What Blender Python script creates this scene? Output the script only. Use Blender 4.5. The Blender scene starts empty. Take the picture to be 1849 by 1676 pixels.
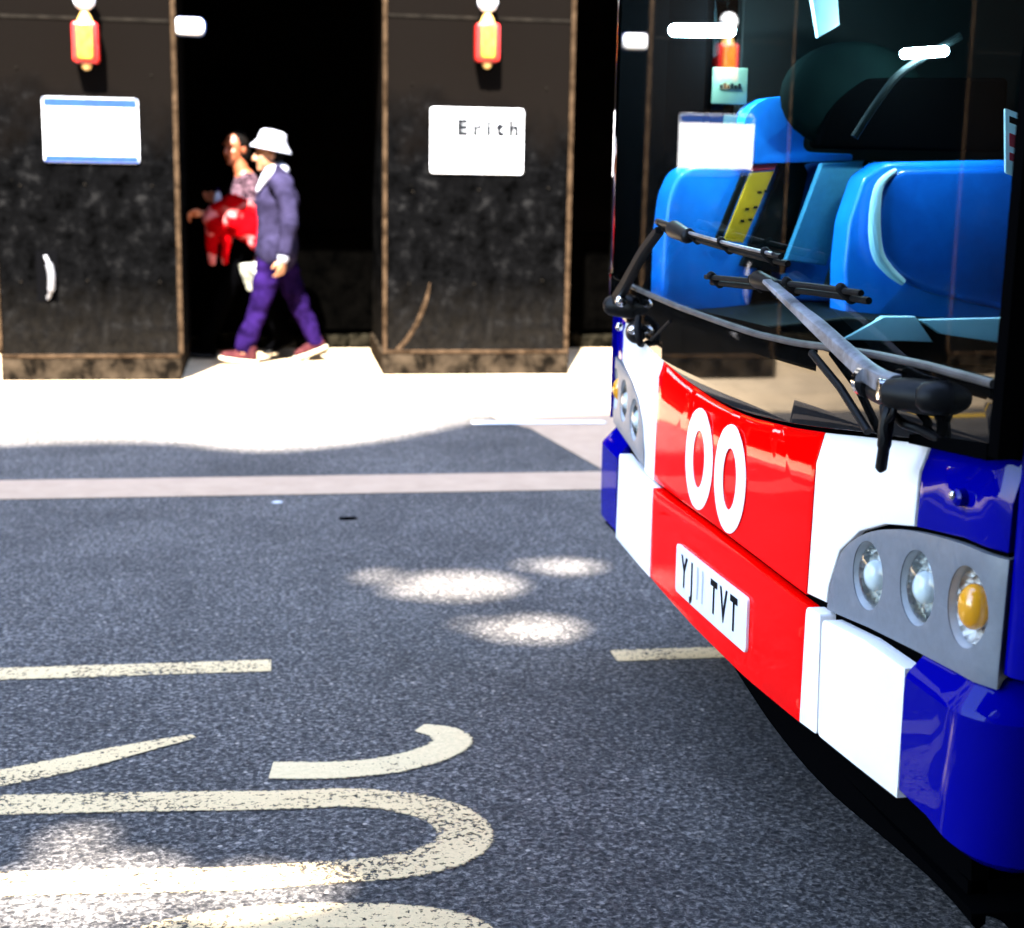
import bpy, bmesh, math, random
from mathutils import Vector, Matrix, noise
from mathutils.geometry import tessellate_polygon
random.seed(7)
SC = bpy.context.scene
COL = SC.collection
rad = math.radians

# ------------------------------------------------------------------ camera
yaw, pitch, roll = rad(9.3), rad(11.2), 0.018
fw = Vector((math.sin(yaw)*math.cos(pitch), math.cos(yaw)*math.cos(pitch), -math.sin(pitch)))
rt = Vector((math.cos(yaw), -math.sin(yaw), 0)); up = rt.cross(fw)
R_ = rt*math.cos(roll) + up*math.sin(roll); U_ = -rt*math.sin(roll) + up*math.cos(roll)
cam = bpy.data.cameras.new('camera'); camo = bpy.data.objects.new('camera', cam); COL.objects.link(camo)
M = Matrix((R_, U_, -fw)).transposed().to_4x4(); M.translation = Vector((0, 0, 1.4)); camo.matrix_world = M
cam.sensor_fit = 'HORIZONTAL'; cam.sensor_width = 36.0; cam.lens = 2700/1849*36.0
cam.clip_start = 0.05; cam.clip_end = 3000
cam.dof.use_dof = True; cam.dof.focus_distance = 2.75; cam.dof.aperture_fstop = 4.3
SC.camera = camo

# ------------------------------------------------------------------ world, sun, exposure
SUN_EL = rad(52)
to_sun = Vector((-0.27*math.cos(SUN_EL)/0.9972, -0.96*math.cos(SUN_EL)/0.9972, math.sin(SUN_EL))).normalized()
w = bpy.data.worlds.new('World'); SC.world = w; w.use_nodes = True
nt = w.node_tree; bg = nt.nodes['Background']
sky = nt.nodes.new('ShaderNodeTexSky'); sky.sky_type = 'NISHITA'; sky.sun_disc = False
sky.sun_elevation = SUN_EL; sky.sun_rotation = math.atan2(to_sun.x, to_sun.y); sky.dust_density = 0.6
nt.links.new(sky.outputs[0], bg.inputs[0]); bg.inputs[1].default_value = 0.15
sl = bpy.data.lights.new('sun', 'SUN'); sl.energy = 5.0; sl.angle = rad(0.53); sl.color = (1, 0.95, 0.87)
so = bpy.data.objects.new('sun', sl); COL.objects.link(so)
so.rotation_euler = (-to_sun).to_track_quat('-Z', 'Y').to_euler(); so.location = (-5, -20, 30)
SC.view_settings.view_transform = 'Standard'; SC.view_settings.look = 'None'
SC.view_settings.exposure = 3.95; SC.view_settings.gamma = 1.0
SC.cycles.max_bounces = 8; SC.cycles.transparent_max_bounces = 16

# ------------------------------------------------------------------ materials
def mat(name, col=(0.5, 0.5, 0.5), rough=0.5, metal=0.0, coat=0.0, spec=0.5, emit=None, es=0.0):
    m = bpy.data.materials.new(name); m.use_nodes = True
    b = m.node_tree.nodes['Principled BSDF']
    b.inputs['Base Color'].default_value = (*col, 1); b.inputs['Roughness'].default_value = rough
    b.inputs['Metallic'].default_value = metal; b.inputs['Coat Weight'].default_value = coat
    b.inputs['Coat Roughness'].default_value = 0.03
    b.inputs['Specular IOR Level'].default_value = spec
    if emit:
        b.inputs['Emission Color'].default_value = (*emit, 1); b.inputs['Emission Strength'].default_value = es
    return m
def nodes(m): return m.node_tree.nodes, m.node_tree.links, m.node_tree.nodes['Principled BSDF']
def noise_tex(N, L, scale, detail=4, rough=0.6, dist=0.0, vec=None):
    n = N.new('ShaderNodeTexNoise'); n.inputs['Scale'].default_value = scale; n.inputs['Detail'].default_value = detail
    n.inputs['Roughness'].default_value = rough; n.inputs['Distortion'].default_value = dist
    if vec is not None: L.new(vec, n.inputs['Vector'])
    return n
def ramp(N, L, fac, stops):
    r = N.new('ShaderNodeValToRGB'); e = r.color_ramp.elements
    while len(e) < len(stops): e.new(0.5)
    for i, (p, c) in enumerate(stops):
        e[i].position = p; e[i].color = (c, c, c, 1) if isinstance(c, (int, float)) else (*c, 1)
    L.new(fac, r.inputs[0]); return r
def mixc(N, L, fac, a, b, mode='MIX'):
    x = N.new('ShaderNodeMix'); x.data_type = 'RGBA'; x.blend_type = mode
    for s, v in ((0, fac), (6, a), (7, b)):
        if hasattr(v, 'is_output'): L.new(v, x.inputs[s])
        elif s == 0: x.inputs[0].default_value = v
        else: x.inputs[s].default_value = (*v, 1)
    return x.outputs[2]
def bump(N, L, b, h, strength, dist):
    q = N.new('ShaderNodeBump'); q.inputs['Strength'].default_value = strength; q.inputs['Distance'].default_value = dist
    L.new(h, q.inputs['Height']); L.new(q.outputs[0], b.inputs['Normal'])
def objco(N): return N.new('ShaderNodeTexCoord').outputs['Object']

def mottled(name, c0, c1, scale, rough=0.6, bscale=None, bs=0.3, bd=0.004, coat=0.0, lo=0.35, hi=0.68, detail=6, spec=0.5):
    m = mat(name, c0, rough, coat=coat, spec=spec); N, L, b = nodes(m); v = objco(N)
    n = noise_tex(N, L, scale, detail, 0.65, 0.4, v)
    r = ramp(N, L, n.outputs[0], [(lo, c0), (hi, c1)])
    L.new(r.outputs[0], b.inputs['Base Color'])
    if bscale:
        n2 = noise_tex(N, L, bscale, 4, 0.6, 0, v); bump(N, L, b, n2.outputs[0], bs, bd)
    return m

def asphalt_nodes(N, L, v):
    fine = noise_tex(N, L, 75, 5, 0.72, 0.5, v)
    vor = N.new('ShaderNodeTexVoronoi'); vor.inputs['Scale'].default_value = 85; L.new(v, vor.inputs['Vector'])
    big = noise_tex(N, L, 1.3, 4, 0.6, 0.5, v); mid = noise_tex(N, L, 9, 4, 0.6, 0.2, v)
    c = ramp(N, L, fine.outputs[0], [(0.36, (0.005, 0.005, 0.006)), (0.5, (0.042, 0.041, 0.043)), (0.64, (0.155, 0.148, 0.146))]).outputs[0]
    sep = N.new('ShaderNodeSeparateColor'); L.new(vor.outputs['Color'], sep.inputs[0])
    st = ramp(N, L, sep.outputs[0], [(0.965, 0.0), (0.985, 1.0)]).outputs[0]
    core = ramp(N, L, vor.outputs['Distance'], [(0.35, 1.0), (0.5, 0.0)]).outputs[0]
    stm = mixc(N, L, 1.0, st, core, 'MULTIPLY')
    c = mixc(N, L, stm, c, (0.20, 0.18, 0.165))
    sd = ramp(N, L, sep.outputs[1], [(0.90, 0.0), (0.92, 1.0)]).outputs[0]
    sdm = mixc(N, L, 1.0, sd, core, 'MULTIPLY')
    c = mixc(N, L, sdm, c, (0.008, 0.008, 0.010))
    cell = ramp(N, L, sep.outputs[2], [(0.0, 0.55), (1.0, 1.45)]).outputs[0]
    c = mixc(N, L, 1.0, c, cell, 'MULTIPLY')
    g = ramp(N, L, big.outputs[0], [(0.3, 0.70), (0.7, 1.32)]).outputs[0]
    g2 = ramp(N, L, mid.outputs[0], [(0.3, 0.85), (0.7, 1.15)]).outputs[0]
    c = mixc(N, L, 1.0, c, (1.16, 1.08, 0.98), 'MULTIPLY'); c = mixc(N, L, 1.0, c, g, 'MULTIPLY'); c = mixc(N, L, 1.0, c, g2, 'MULTIPLY')
    return c, fine.outputs[0]
def asphalt(name):
    m = mat(name, rough=0.85, spec=0.3); N, L, b = nodes(m); v = objco(N)
    c, h = asphalt_nodes(N, L, v); L.new(c, b.inputs['Base Color']); bump(N, L, b, h, 0.7, 0.006); return m
def paint(name, col, wear):
    m = mat(name, rough=0.75, spec=0.3); N, L, b = nodes(m); v = objco(N)
    c, h = asphalt_nodes(N, L, v)
    n = noise_tex(N, L, 70, 4, 0.7, 0.2, v); k = noise_tex(N, L, 3.5, 3, 0.6, 0.2, v)
    add = N.new('ShaderNodeMath'); add.operation = 'MULTIPLY_ADD'; L.new(k.outputs[0], add.inputs[0]); add.inputs[1].default_value = 0.45
    L.new(n.outputs[0], add.inputs[2])
    f = ramp(N, L, add.outputs[0], [(0.50 + wear, 0.0), (0.60 + wear, 1.0)]).outputs[0]
    f2 = N.new('ShaderNodeInvert'); L.new(f, f2.inputs[1])
    uv = N.new('ShaderNodeUVMap'); us = N.new('ShaderNodeSeparateXYZ'); L.new(uv.outputs[0], us.inputs[0])
    ab = N.new('ShaderNodeMath'); ab.operation = 'ABSOLUTE'; L.new(us.outputs[1], ab.inputs[0])
    e1 = N.new('ShaderNodeMath'); e1.operation = 'MULTIPLY_ADD'; L.new(n.outputs[0], e1.inputs[0]); e1.inputs[1].default_value = 0.55; L.new(ab.outputs[0], e1.inputs[2])
    em = ramp(N, L, e1.outputs[0], [(1.0/1.6, 1.0), (1.0, 0.0)])
    e2 = N.new('ShaderNodeMath'); e2.operation = 'DIVIDE'; L.new(e1.outputs[0], e2.inputs[0]); e2.inputs[1].default_value = 1.5; L.new(e2.outputs[0], em.inputs[0])
    em.color_ramp.elements[0].position = 0.73; em.color_ramp.elements[1].position = 0.84
    fm = N.new('ShaderNodeMath'); fm.operation = 'MULTIPLY'; L.new(f2.outputs[0], fm.inputs[0]); L.new(em.outputs[0], fm.inputs[1])
    tint = ramp(N, L, n.outputs[0], [(0.3, tuple(x*0.75 for x in col)), (0.65, col)]).outputs[0]
    L.new(tint, b.inputs['Base Color']); bump(N, L, b, h, 0.5, 0.004)
    tr = N.new('ShaderNodeBsdfTransparent'); ms = N.new('ShaderNodeMixShader'); out = N['Material Output']
    L.new(fm.outputs[0], ms.inputs[0]); L.new(tr.outputs[0], ms.inputs[1]); L.new(b.outputs[0], ms.inputs[2]); L.new(ms.outputs[0], out.inputs[0]); return m

MAT = {}
MAT['asphalt'] = asphalt('asphalt')
MAT['cream'] = paint('cream_paint', (0.70, 0.50, 0.265), 0.24)
MAT['cream_fresh'] = paint('fresh_cream_paint', (0.68, 0.51, 0.285), 0.34)
MAT['yellow_line'] = paint('yellow_line_paint', (0.75, 0.45, 0.02), 0.32)
MAT['white_line'] = paint('white_line_paint', (0.8, 0.8, 0.78), 0.5)
def paving(name, c0, c1, sx, sy):
    m = mat(name, rough=0.8, spec=0.3); N, L, b = nodes(m); v = objco(N)
    br = N.new('ShaderNodeTexBrick'); br.inputs['Scale'].default_value = 1.0; br.inputs['Brick Width'].default_value = sx
    br.inputs['Row Height'].default_value = sy; br.inputs['Mortar Size'].default_value = 0.006
    br.inputs['Color1'].default_value = (*c0, 1); br.inputs['Color2'].default_value = (*c1, 1); br.inputs['Mortar'].default_value = (*[x*0.55 for x in c0], 1)
    L.new(v, br.inputs['Vector'])
    n = noise_tex(N, L, 6, 6, 0.7, 0.3, v); n2 = noise_tex(N, L, 90, 3, 0.6, 0, v)
    c = mixc(N, L, 1.0, br.outputs[0], ramp(N, L, n.outputs[0], [(0.3, 0.8), (0.7, 1.15)]).outputs[0], 'MULTIPLY')
    c = mixc(N, L, 1.0, c, ramp(N, L, n2.outputs[0], [(0.3, 0.85), (0.7, 1.1)]).outputs[0], 'MULTIPLY')
    L.new(c, b.inputs['Base Color']); bump(N, L, b, n2.outputs[0], 0.3, 0.003); return m
MAT['paving'] = paving('pavement_slabs', (0.40, 0.30, 0.19), (0.36, 0.275, 0.18), 0.6, 0.45)
MAT['setts'] = mottled('pale_pink_concrete', (0.345, 0.235, 0.158), (0.40, 0.28, 0.19), 7, 0.85, 80, 0.3, spec=0.1)

def pillar_paint():
    m = mat('scuffed_black_paint', rough=0.9, spec=0.0); N, L, b = nodes(m); v = objco(N)
    sx = N.new('ShaderNodeSeparateXYZ'); L.new(v, sx.inputs[0])
    n = noise_tex(N, L, 7.5, 8, 0.72, 0.15, v); n2 = noise_tex(N, L, 13, 8, 0.75, 0.2, v)
    n3 = noise_tex(N, L, 1.6, 3, 0.6, 0.4, v)
    c = ramp(N, L, n.outputs[0], [(0.36, (0.0002, 0.0002, 0.0002)), (0.56, (0.0013, 0.0013, 0.0014)), (0.75, (0.0090, 0.0088, 0.0088))]).outputs[0]
    spk = ramp(N, L, n2.outputs[0], [(0.66, 0.0), (0.76, 1.0)]).outputs[0]
    c = mixc(N, L, spk, c, (0.010, 0.0088, 0.0066))
    # bottom splash dirt and a browner band of older paint above 1.5 m, broken by noise
    z = N.new('ShaderNodeMath'); z.operation = 'MULTIPLY_ADD'; L.new(n3.outputs[0], z.inputs[0]); z.inputs[1].default_value = 0.9; L.new(sx.outputs[2], z.inputs[2])
    topm = ramp(N, L, N_map(N, L, z.outputs[0], 1.95, 2.3), [(0, 0.0), (1, 1.0)]).outputs[0]
    c = mixc(N, L, topm, c, (0.0024, 0.0019, 0.0016))
    dirt = ramp(N, L, N_map(N, L, sx.outputs[2], 0.65, 0.1), [(0, 0.0), (1, 1.0)]).outputs[0]
    dm = mixc(N, L, 1.0, dirt, ramp(N, L, n2.outputs[0], [(0.35, 0.1), (0.75, 0.75)]).outputs[0], 'MULTIPLY')
    c = mixc(N, L, dm, c, (0.009, 0.0076, 0.006))
    L.new(c, b.inputs['Base Color']); bump(N, L, b, n2.outputs[0], 0.25, 0.004); return m
def N_map(N, L, val, a, b):
    q = N.new('ShaderNodeMapRange'); L.new(val, q.inputs[0]); q.inputs[1].default_value = a; q.inputs[2].default_value = b; return q.outputs[0]
MAT['pillar'] = pillar_paint()
MAT['skirt'] = mottled('dirty_skirt', (0.002, 0.0016, 0.0012), (0.026, 0.019, 0.0125), 11, 0.95, 40, 0.4, lo=0.38, hi=0.72, spec=0.0)
MAT['trim'] = mottled('worn_tan_trim', (0.006, 0.0036, 0.002), (0.038, 0.024, 0.014), 14, 0.95, 50, 0.3, spec=0.0)
MAT['seam'] = mottled('pale_seam', (0.003, 0.0026, 0.0022), (0.009, 0.0075, 0.006), 12, 0.95, spec=0.0)
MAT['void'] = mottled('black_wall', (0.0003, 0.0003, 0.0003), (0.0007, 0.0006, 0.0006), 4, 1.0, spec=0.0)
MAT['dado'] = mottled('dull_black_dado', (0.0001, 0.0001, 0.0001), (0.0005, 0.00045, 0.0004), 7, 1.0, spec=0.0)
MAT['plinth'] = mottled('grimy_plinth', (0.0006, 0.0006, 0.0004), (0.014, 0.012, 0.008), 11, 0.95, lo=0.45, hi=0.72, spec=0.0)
MAT['facade'] = mottled('grey_render', (0.04, 0.04, 0.042), (0.06, 0.058, 0.056), 2.5, 0.8)
MAT['brick'] = mottled('dark_brick', (0.05, 0.04, 0.035), (0.08, 0.06, 0.05), 6, 0.85)
MAT['sign_white'] = mat('sign_white', (0.55, 0.56, 0.58), 0.45, spec=0.2)
MAT['sign_blue'] = mottled('sign_blue', (0.001, 0.014, 0.085), (0.003, 0.028, 0.13), 30, 0.4)
MAT['ink'] = mat('black_ink', (0.002, 0.0025, 0.004), 0.7, spec=0.1)
MAT['grey_ink'] = mat('faded_grey_ink', (0.42, 0.43, 0.50), 0.5)
MAT['red_ink'] = mat('red_ink', (0.62, 0.02, 0.04), 0.5)
MAT['lamp_red'] = mottled('lamp_red_plastic', (0.32, 0.004, 0.002), (0.40, 0.007, 0.004), 20, 0.35, coat=0.3)
MAT['lamp_amber'] = mottled('lamp_amber_lens', (0.45, 0.10, 0.008), (0.50, 0.20, 0.03), 22, 0.25, coat=0.5)
MAT['globe'] = mat('white_globe', (0.85, 0.86, 0.88), 0.25, coat=0.5)
MAT['brass'] = mottled('brass', (0.42, 0.22, 0.05), (0.55, 0.34, 0.10), 30, 0.35)
MAT['chrome'] = mat('chrome', (0.75, 0.76, 0.78), 0.12, metal=1.0)
MAT['handle_metal'] = mat('brushed_handle', (0.12, 0.12, 0.13), 0.55, metal=0.3)
MAT['black_plastic'] = mottled('black_plastic', (0.0025, 0.0025, 0.003), (0.006, 0.006, 0.0065), 30, 0.45, 140, 0.2, 0.001, spec=0.12)
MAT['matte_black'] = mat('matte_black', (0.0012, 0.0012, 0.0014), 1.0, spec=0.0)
MAT['rubber'] = mottled('rubber', (0.004, 0.004, 0.0045), (0.010, 0.0095, 0.0095), 40, 0.65, spec=0.08)
MAT['seal'] = mottled('grey_rubber_seal', (0.012, 0.011, 0.011), (0.09, 0.083, 0.083), 12, 0.5, lo=0.3, hi=0.7)
def carpaint(name, col, dirt=0.06):
    m = mat(name, col, 0.30, coat=0.55, spec=0.0); N, L, b = nodes(m); v = objco(N)
    n = noise_tex(N, L, 3.0, 5, 0.6, 0.3, v); n2 = noise_tex(N, L, 55, 3, 0.6, 0, v)
    c = mixc(N, L, ramp(N, L, n.outputs[0], [(0.4, 0.0), (0.8, dirt)]).outputs[0], col, tuple(0.6*x + 0.01 for x in col))
    L.new(c, b.inputs['Base Color'])
    L.new(N_map2(N, L, n2.outputs[0], 0.24, 0.34), b.inputs['Roughness'])
    b.inputs['Coat IOR'].default_value = 1.35
    return m
def N_map2(N, L, val, lo, hi):
    q = N.new('ShaderNodeMapRange'); L.new(val, q.inputs[0]); q.inputs[3].default_value = lo; q.inputs[4].default_value = hi; return q.outputs[0]
MAT['bus_red'] = carpaint('bus_red', (0.85, 0.0006, 0.0005), 0.0)
MAT['bus_white'] = carpaint('bus_white', (0.86, 0.81, 0.775))
MAT['bus_blue'] = carpaint('bus_blue', (0.0003, 0.0005, 0.19), 0.0)
MAT['bus_grey'] = mottled('headlamp_grey_plastic', (0.13, 0.14, 0.16), (0.15, 0.162, 0.185), 60, 0.42, 260, 0.15, 0.001)
MAT['decal'] = mat('white_vinyl', (0.84, 0.84, 0.85), 0.35)
MAT['plate'] = mat('plate_white', (0.80, 0.81, 0.84), 0.3, coat=0.3)
MAT['alu'] = mottled('weathered_alloy', (0.04, 0.04, 0.045), (0.24, 0.24, 0.27), 17, 0.42, 90, 0.3, 0.001)
MAT['blue_seat'] = mottled('blue_moulded_plastic', (0.006, 0.21, 0.80), (0.008, 0.25, 0.88), 14, 0.32, 200, 0.1, 0.001, coat=0.25)
MAT['blue_deep'] = mottled('deep_blue_plastic', (0.003, 0.10, 0.50), (0.004, 0.13, 0.60), 14, 0.3, coat=0.4)
MAT['teal_strip'] = mottled('slate_fabric', (0.018, 0.16, 0.27), (0.022, 0.19, 0.32), 60, 0.7)
MAT['notice_yellow'] = mottled('yellow_card', (0.95, 0.42, 0.002), (0.98, 0.47, 0.004), 12, 0.5)
MAT['pale_cyan'] = mottled('pale_lit_blue', (0.55, 0.80, 0.88), (0.65, 0.86, 0.92), 8, 0.4)  # pale tone stands in for light on the dash and moulding edge
MAT['pale_green'] = mottled('pale_green_card', (0.07, 0.11, 0.075), (0.085, 0.13, 0.09), 12, 0.6)
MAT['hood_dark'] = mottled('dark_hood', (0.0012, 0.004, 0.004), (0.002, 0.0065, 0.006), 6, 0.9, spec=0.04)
MAT['tan'] = mottled('tan_board', (0.20, 0.12, 0.05), (0.34, 0.22, 0.10), 10, 0.7)
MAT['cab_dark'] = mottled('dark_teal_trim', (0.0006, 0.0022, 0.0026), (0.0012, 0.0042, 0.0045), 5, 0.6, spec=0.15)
MAT['tube'] = mat('lit_tube', (0.9, 0.95, 1.0), 0.4, emit=(0.75, 0.93, 1.0), es=27.0)
MAT['glass_bulb'] = mat('amber_bulb', (0.72, 0.30, 0.01), 0.18, coat=0.6)

def glassmat(name, tint, ior):
    m = bpy.data.materials.new(name); m.use_nodes = True; N = m.node_tree.nodes; L = m.node_tree.links; N.clear()
    o = N.new('ShaderNodeOutputMaterial'); mx = N.new('ShaderNodeMixShader'); t = N.new('ShaderNodeBsdfTransparent'); g = N.new('ShaderNodeBsdfGlossy')
    f = N.new('ShaderNodeFresnel'); f.inputs[0].default_value = ior; t.inputs[0].default_value = (*tint, 1); g.inputs['Roughness'].default_value = 0.0
    L.new(f.outputs[0], mx.inputs[0]); L.new(t.outputs[0], mx.inputs[1]); L.new(g.outputs[0], mx.inputs[2]); L.new(mx.outputs[0], o.inputs[0])
    return m
MAT['windscreen'] = glassmat('tinted_windscreen', (0.66, 0.95, 1.0), 1.40)
MAT['sideglass'] = glassmat('tinted_side_glass', (0.72, 0.88, 0.90), 1.6)
MAT['clear'] = glassmat('clear_plastic', (0.9, 0.95, 0.95), 1.5)
MAT['black_glass'] = mat('black_glass', (0.002, 0.002, 0.002), 0.03, spec=0.10)
def reflector_mat():
    m = mat('faceted_reflector', (0.62, 0.62, 0.60), 0.2, coat=0.6); N, L, b = nodes(m); v = objco(N)
    vo = N.new('ShaderNodeTexVoronoi'); vo.inputs['Scale'].default_value = 70; L.new(v, vo.inputs['Vector'])
    bump(N, L, b, vo.outputs['Distance'], 1.0, 0.02); return m
MAT['bowl'] = mottled('silvered_bowl', (0.42, 0.43, 0.45), (0.50, 0.51, 0.53), 40, 0.25)
MAT['reflector'] = reflector_mat()
# people
MAT['skin'] = mottled('skin', (0.20, 0.085, 0.040), (0.26, 0.115, 0.06), 18, 0.5)
MAT['skin_tan'] = mottled('tanned_skin', (0.16, 0.040, 0.015), (0.21, 0.055, 0.02), 18, 0.5)
def cloth(name, c, k=1.5, scale=300):
    m = mat(name, c, 0.95, spec=0.0); N, L, b = nodes(m); v = objco(N)
    n = noise_tex(N, L, 9, 5, 0.65, 0.3, v)
    L.new(ramp(N, L, n.outputs[0], [(0.3, tuple(x/k for x in c)), (0.7, tuple(min(1, x*k) for x in c))]).outputs[0], b.inputs['Base Color'])
    n2 = noise_tex(N, L, scale, 3, 0.6, 0, v); bump(N, L, b, n2.outputs[0], 0.3, 0.002); return m
MAT['jacket'] = cloth('slate_violet_wool', (0.0105, 0.0090, 0.021), 1.8)
MAT['trousers'] = cloth('violet_trousers', (0.0036, 0.0014, 0.0125), 3.0)
MAT['white_cloth'] = cloth('white_cotton', (0.26, 0.27, 0.33), 1.2)
MAT['black_cloth'] = cloth('black_cloth', (0.0004, 0.0004, 0.0005), 1.3)
MAT['red_cloth'] = cloth('red_cloth', (0.50, 0.004, 0.010), 1.3)
MAT['hair'] = mottled('dark_hair', (0.0006, 0.0005, 0.0005), (0.003, 0.0018, 0.0012), 30, 0.8, spec=0.05)
MAT['shoe_dark'] = mottled('brown_shoe', (0.018, 0.004, 0.006), (0.04, 0.012, 0.012), 20, 0.9, spec=0.02)
MAT['sole'] = mottled('cream_rubber_sole', (0.30, 0.26, 0.18), (0.4, 0.36, 0.26), 20, 0.6)
def patterned():
    m = mat('spotted_blouse', rough=0.95, spec=0.0); N, L, b = nodes(m); v = objco(N)
    vo = N.new('ShaderNodeTexNoise'); vo.inputs['Scale'].default_value = 42; vo.inputs['Detail'].default_value = 2; vo.inputs['Distortion'].default_value = 1.2; L.new(v, vo.inputs['Vector'])
    L.new(ramp(N, L, vo.outputs[0], [(0.48, (0.005, 0.002, 0.004)), (0.58, (0.075, 0.045, 0.058))]).outputs[0], b.inputs['Base Color']); return m
MAT['blouse'] = patterned()
def redwhite():
    m = mat('red_coat_with_pink_lining', rough=0.95, spec=0.0); N, L, b = nodes(m); v = objco(N)
    n = noise_tex(N, L, 5.5, 2, 0.5, 1.3, v)
    L.new(ramp(N, L, n.outputs[0], [(0.52, (0.17, 0.0006, 0.0015)), (0.60, (0.30, 0.085, 0.085))]).outputs[0], b.inputs['Base Color']); return m
MAT['coat_red'] = redwhite()
MAT['silver'] = mottled('silvery_vinyl', (0.010, 0.010, 0.008), (0.20, 0.20, 0.16), 24, 0.35)

# ------------------------------------------------------------------ builders
def finish(name, bm, m, parent=None, loc=None, smooth=35, bevel=None):
    """Link bm as one mesh object. World coordinates unless loc gives the origin (then bm is in local coordinates)."""
    bmesh.ops.recalc_face_normals(bm, faces=bm.faces[:])
    me = bpy.data.meshes.new(name); bm.to_mesh(me); bm.free()
    for mm in (m if isinstance(m, (list, tuple)) else [m]): me.materials.append(MAT[mm])
    if smooth:
        for p in me.polygons: p.use_smooth = True
        me.set_sharp_from_angle(angle=rad(smooth))
    o = bpy.data.objects.new(name, me); COL.objects.link(o)
    if parent is not None: attach(o, parent)
    if loc is not None: o.location = loc
    if bevel:
        b = o.modifiers.new('bevel', 'BEVEL'); b.width = bevel; b.segments = 2; b.limit_method = 'ANGLE'; b.angle_limit = rad(50)
    return o
ABS = {}
def attach(o, parent):
    o.parent = parent
    o.matrix_parent_inverse = Matrix.Translation(-Vector(parent.get('_base', (0, 0, 0)))) if not parent.get('_local') else Matrix()
def root(name, label, cat, loc=(0, 0, 0), group=None, local=False):
    """Empty at the thing's base. local=True: its children are modelled in the Empty's own coordinates."""
    o = bpy.data.objects.new(name, None); COL.objects.link(o); o.location = loc; o.empty_display_size = 0.2
    if local: o['_local'] = 1
    else: o['_base'] = tuple(loc)
    tag(o, label, cat, group); return o
def tag(o, label=None, cat=None, group=None, kind=None):
    if label: o['label'] = label
    if cat: o['category'] = cat
    if group: o['group'] = group
    if kind: o['kind'] = kind
    return o
def copy_tree(o, loc, label, parent=None, group=None):
    c = o.copy(); COL.objects.link(c)
    if parent is None:
        c.location = loc; c['label'] = label
        if group: c['group'] = group
    else:
        c.parent = parent
    for ch in o.children: copy_tree(ch, None, None, c)
    return c
def recenter(o):
    """Move a single-mesh thing's origin to the centre of its base."""
    me = o.data; xs = [v.co for v in me.vertices]
    c = Vector(((min(v.x for v in xs)+max(v.x for v in xs))/2, (min(v.y for v in xs)+max(v.y for v in xs))/2, min(v.z for v in xs)))
    me.transform(Matrix.Translation(-c)); o.location = c; o['_base'] = tuple(c); return o
def box(bm, x0, x1, y0, y1, z0, z1):
    vs = [bm.verts.new(p) for p in ((x0,y0,z0),(x1,y0,z0),(x1,y1,z0),(x0,y1,z0),(x0,y0,z1),(x1,y0,z1),(x1,y1,z1),(x0,y1,z1))]
    for f in ((0,3,2,1),(4,5,6,7),(0,1,5,4),(1,2,6,5),(2,3,7,6),(3,0,4,7)): bm.faces.new([vs[i] for i in f])
    return vs
def boxo(name, b, m, parent=None, bevel=None, loc=None):
    bm = bmesh.new(); box(bm, *b); return finish(name, bm, m, parent, loc, 35, bevel)
def capsule(bm, p0, p1, r0, r1, seg=14, sx=1.0, sdir=None):
    """tapered capsule between two points; sx squashes it along sdir"""
    p0 = Vector(p0); p1 = Vector(p1); ax = p1-p0; ln = ax.length or 1e-6; ax = ax/ln
    q = ax.to_track_quat('Z', 'Y').to_matrix(); rings = []
    for i in range(5):
        a = -math.pi/2 + i*(math.pi/2)/4; rings.append((r0*math.sin(a), r0*math.cos(a)))
    for i in range(5):
        a = i*(math.pi/2)/4; rings.append((ln + r1*math.sin(a), r1*math.cos(a)))
    prev = None
    for (h, r) in rings:
        row = []
        for k in range(seg):
            t = 2*math.pi*k/seg
            off = q @ Vector((max(r, 1e-4)*math.cos(t), max(r, 1e-4)*math.sin(t), 0))
            p = p0 + ax*h + off
            if sdir is not None:
                d = Vector(sdir); c = p0 + ax*h; dd = (p-c).dot(d); p = p - d*dd*(1-sx)
            row.append(bm.verts.new(p))
        if prev:
            for k in range(seg): bm.faces.new((prev[k], prev[(k+1) % seg], row[(k+1) % seg], row[k]))
        else: bm.faces.new(row[::-1])
        prev = row
    bm.faces.new(prev)
def chain(bm, pts, rs, **k):
    for i in range(len(pts)-1): capsule(bm, pts[i], pts[i+1], rs[i], rs[i+1], **k)
def ellipsoid(bm, c, r, rot=None, seg=24, rings=14):
    mt = Matrix.Translation(Vector(c)) @ (rot.to_4x4() if rot is not None else Matrix()) @ Matrix.Diagonal((*r, 1))
    bmesh.ops.create_uvsphere(bm, u_segments=seg, v_segments=rings, radius=1, matrix=mt)
def fuse(bm, voxel, smooth=6, disp=None):
    """turn overlapping closed shapes into ONE continuous surface"""
    bmesh.ops.recalc_face_normals(bm, faces=bm.faces[:])
    me = bpy.data.meshes.new('tmp'); bm.to_mesh(me); bm.free()
    o = bpy.data.objects.new('tmp', me); COL.objects.link(o)
    md = o.modifiers.new('r', 'REMESH'); md.mode = 'VOXEL'; md.voxel_size = voxel
    if smooth:
        sm = o.modifiers.new('s', 'SMOOTH'); sm.factor = 0.5; sm.iterations = smooth
    dg = bpy.context.evaluated_depsgraph_get(); ev = o.evaluated_get(dg)
    out = bmesh.new(); out.from_mesh(ev.to_mesh()); ev.to_mesh_clear()
    bpy.data.objects.remove(o); bpy.data.meshes.remove(me)
    if disp:
        out.normal_update()
        for v in out.verts: v.co += v.normal*disp(v.co)
    return out
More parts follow.
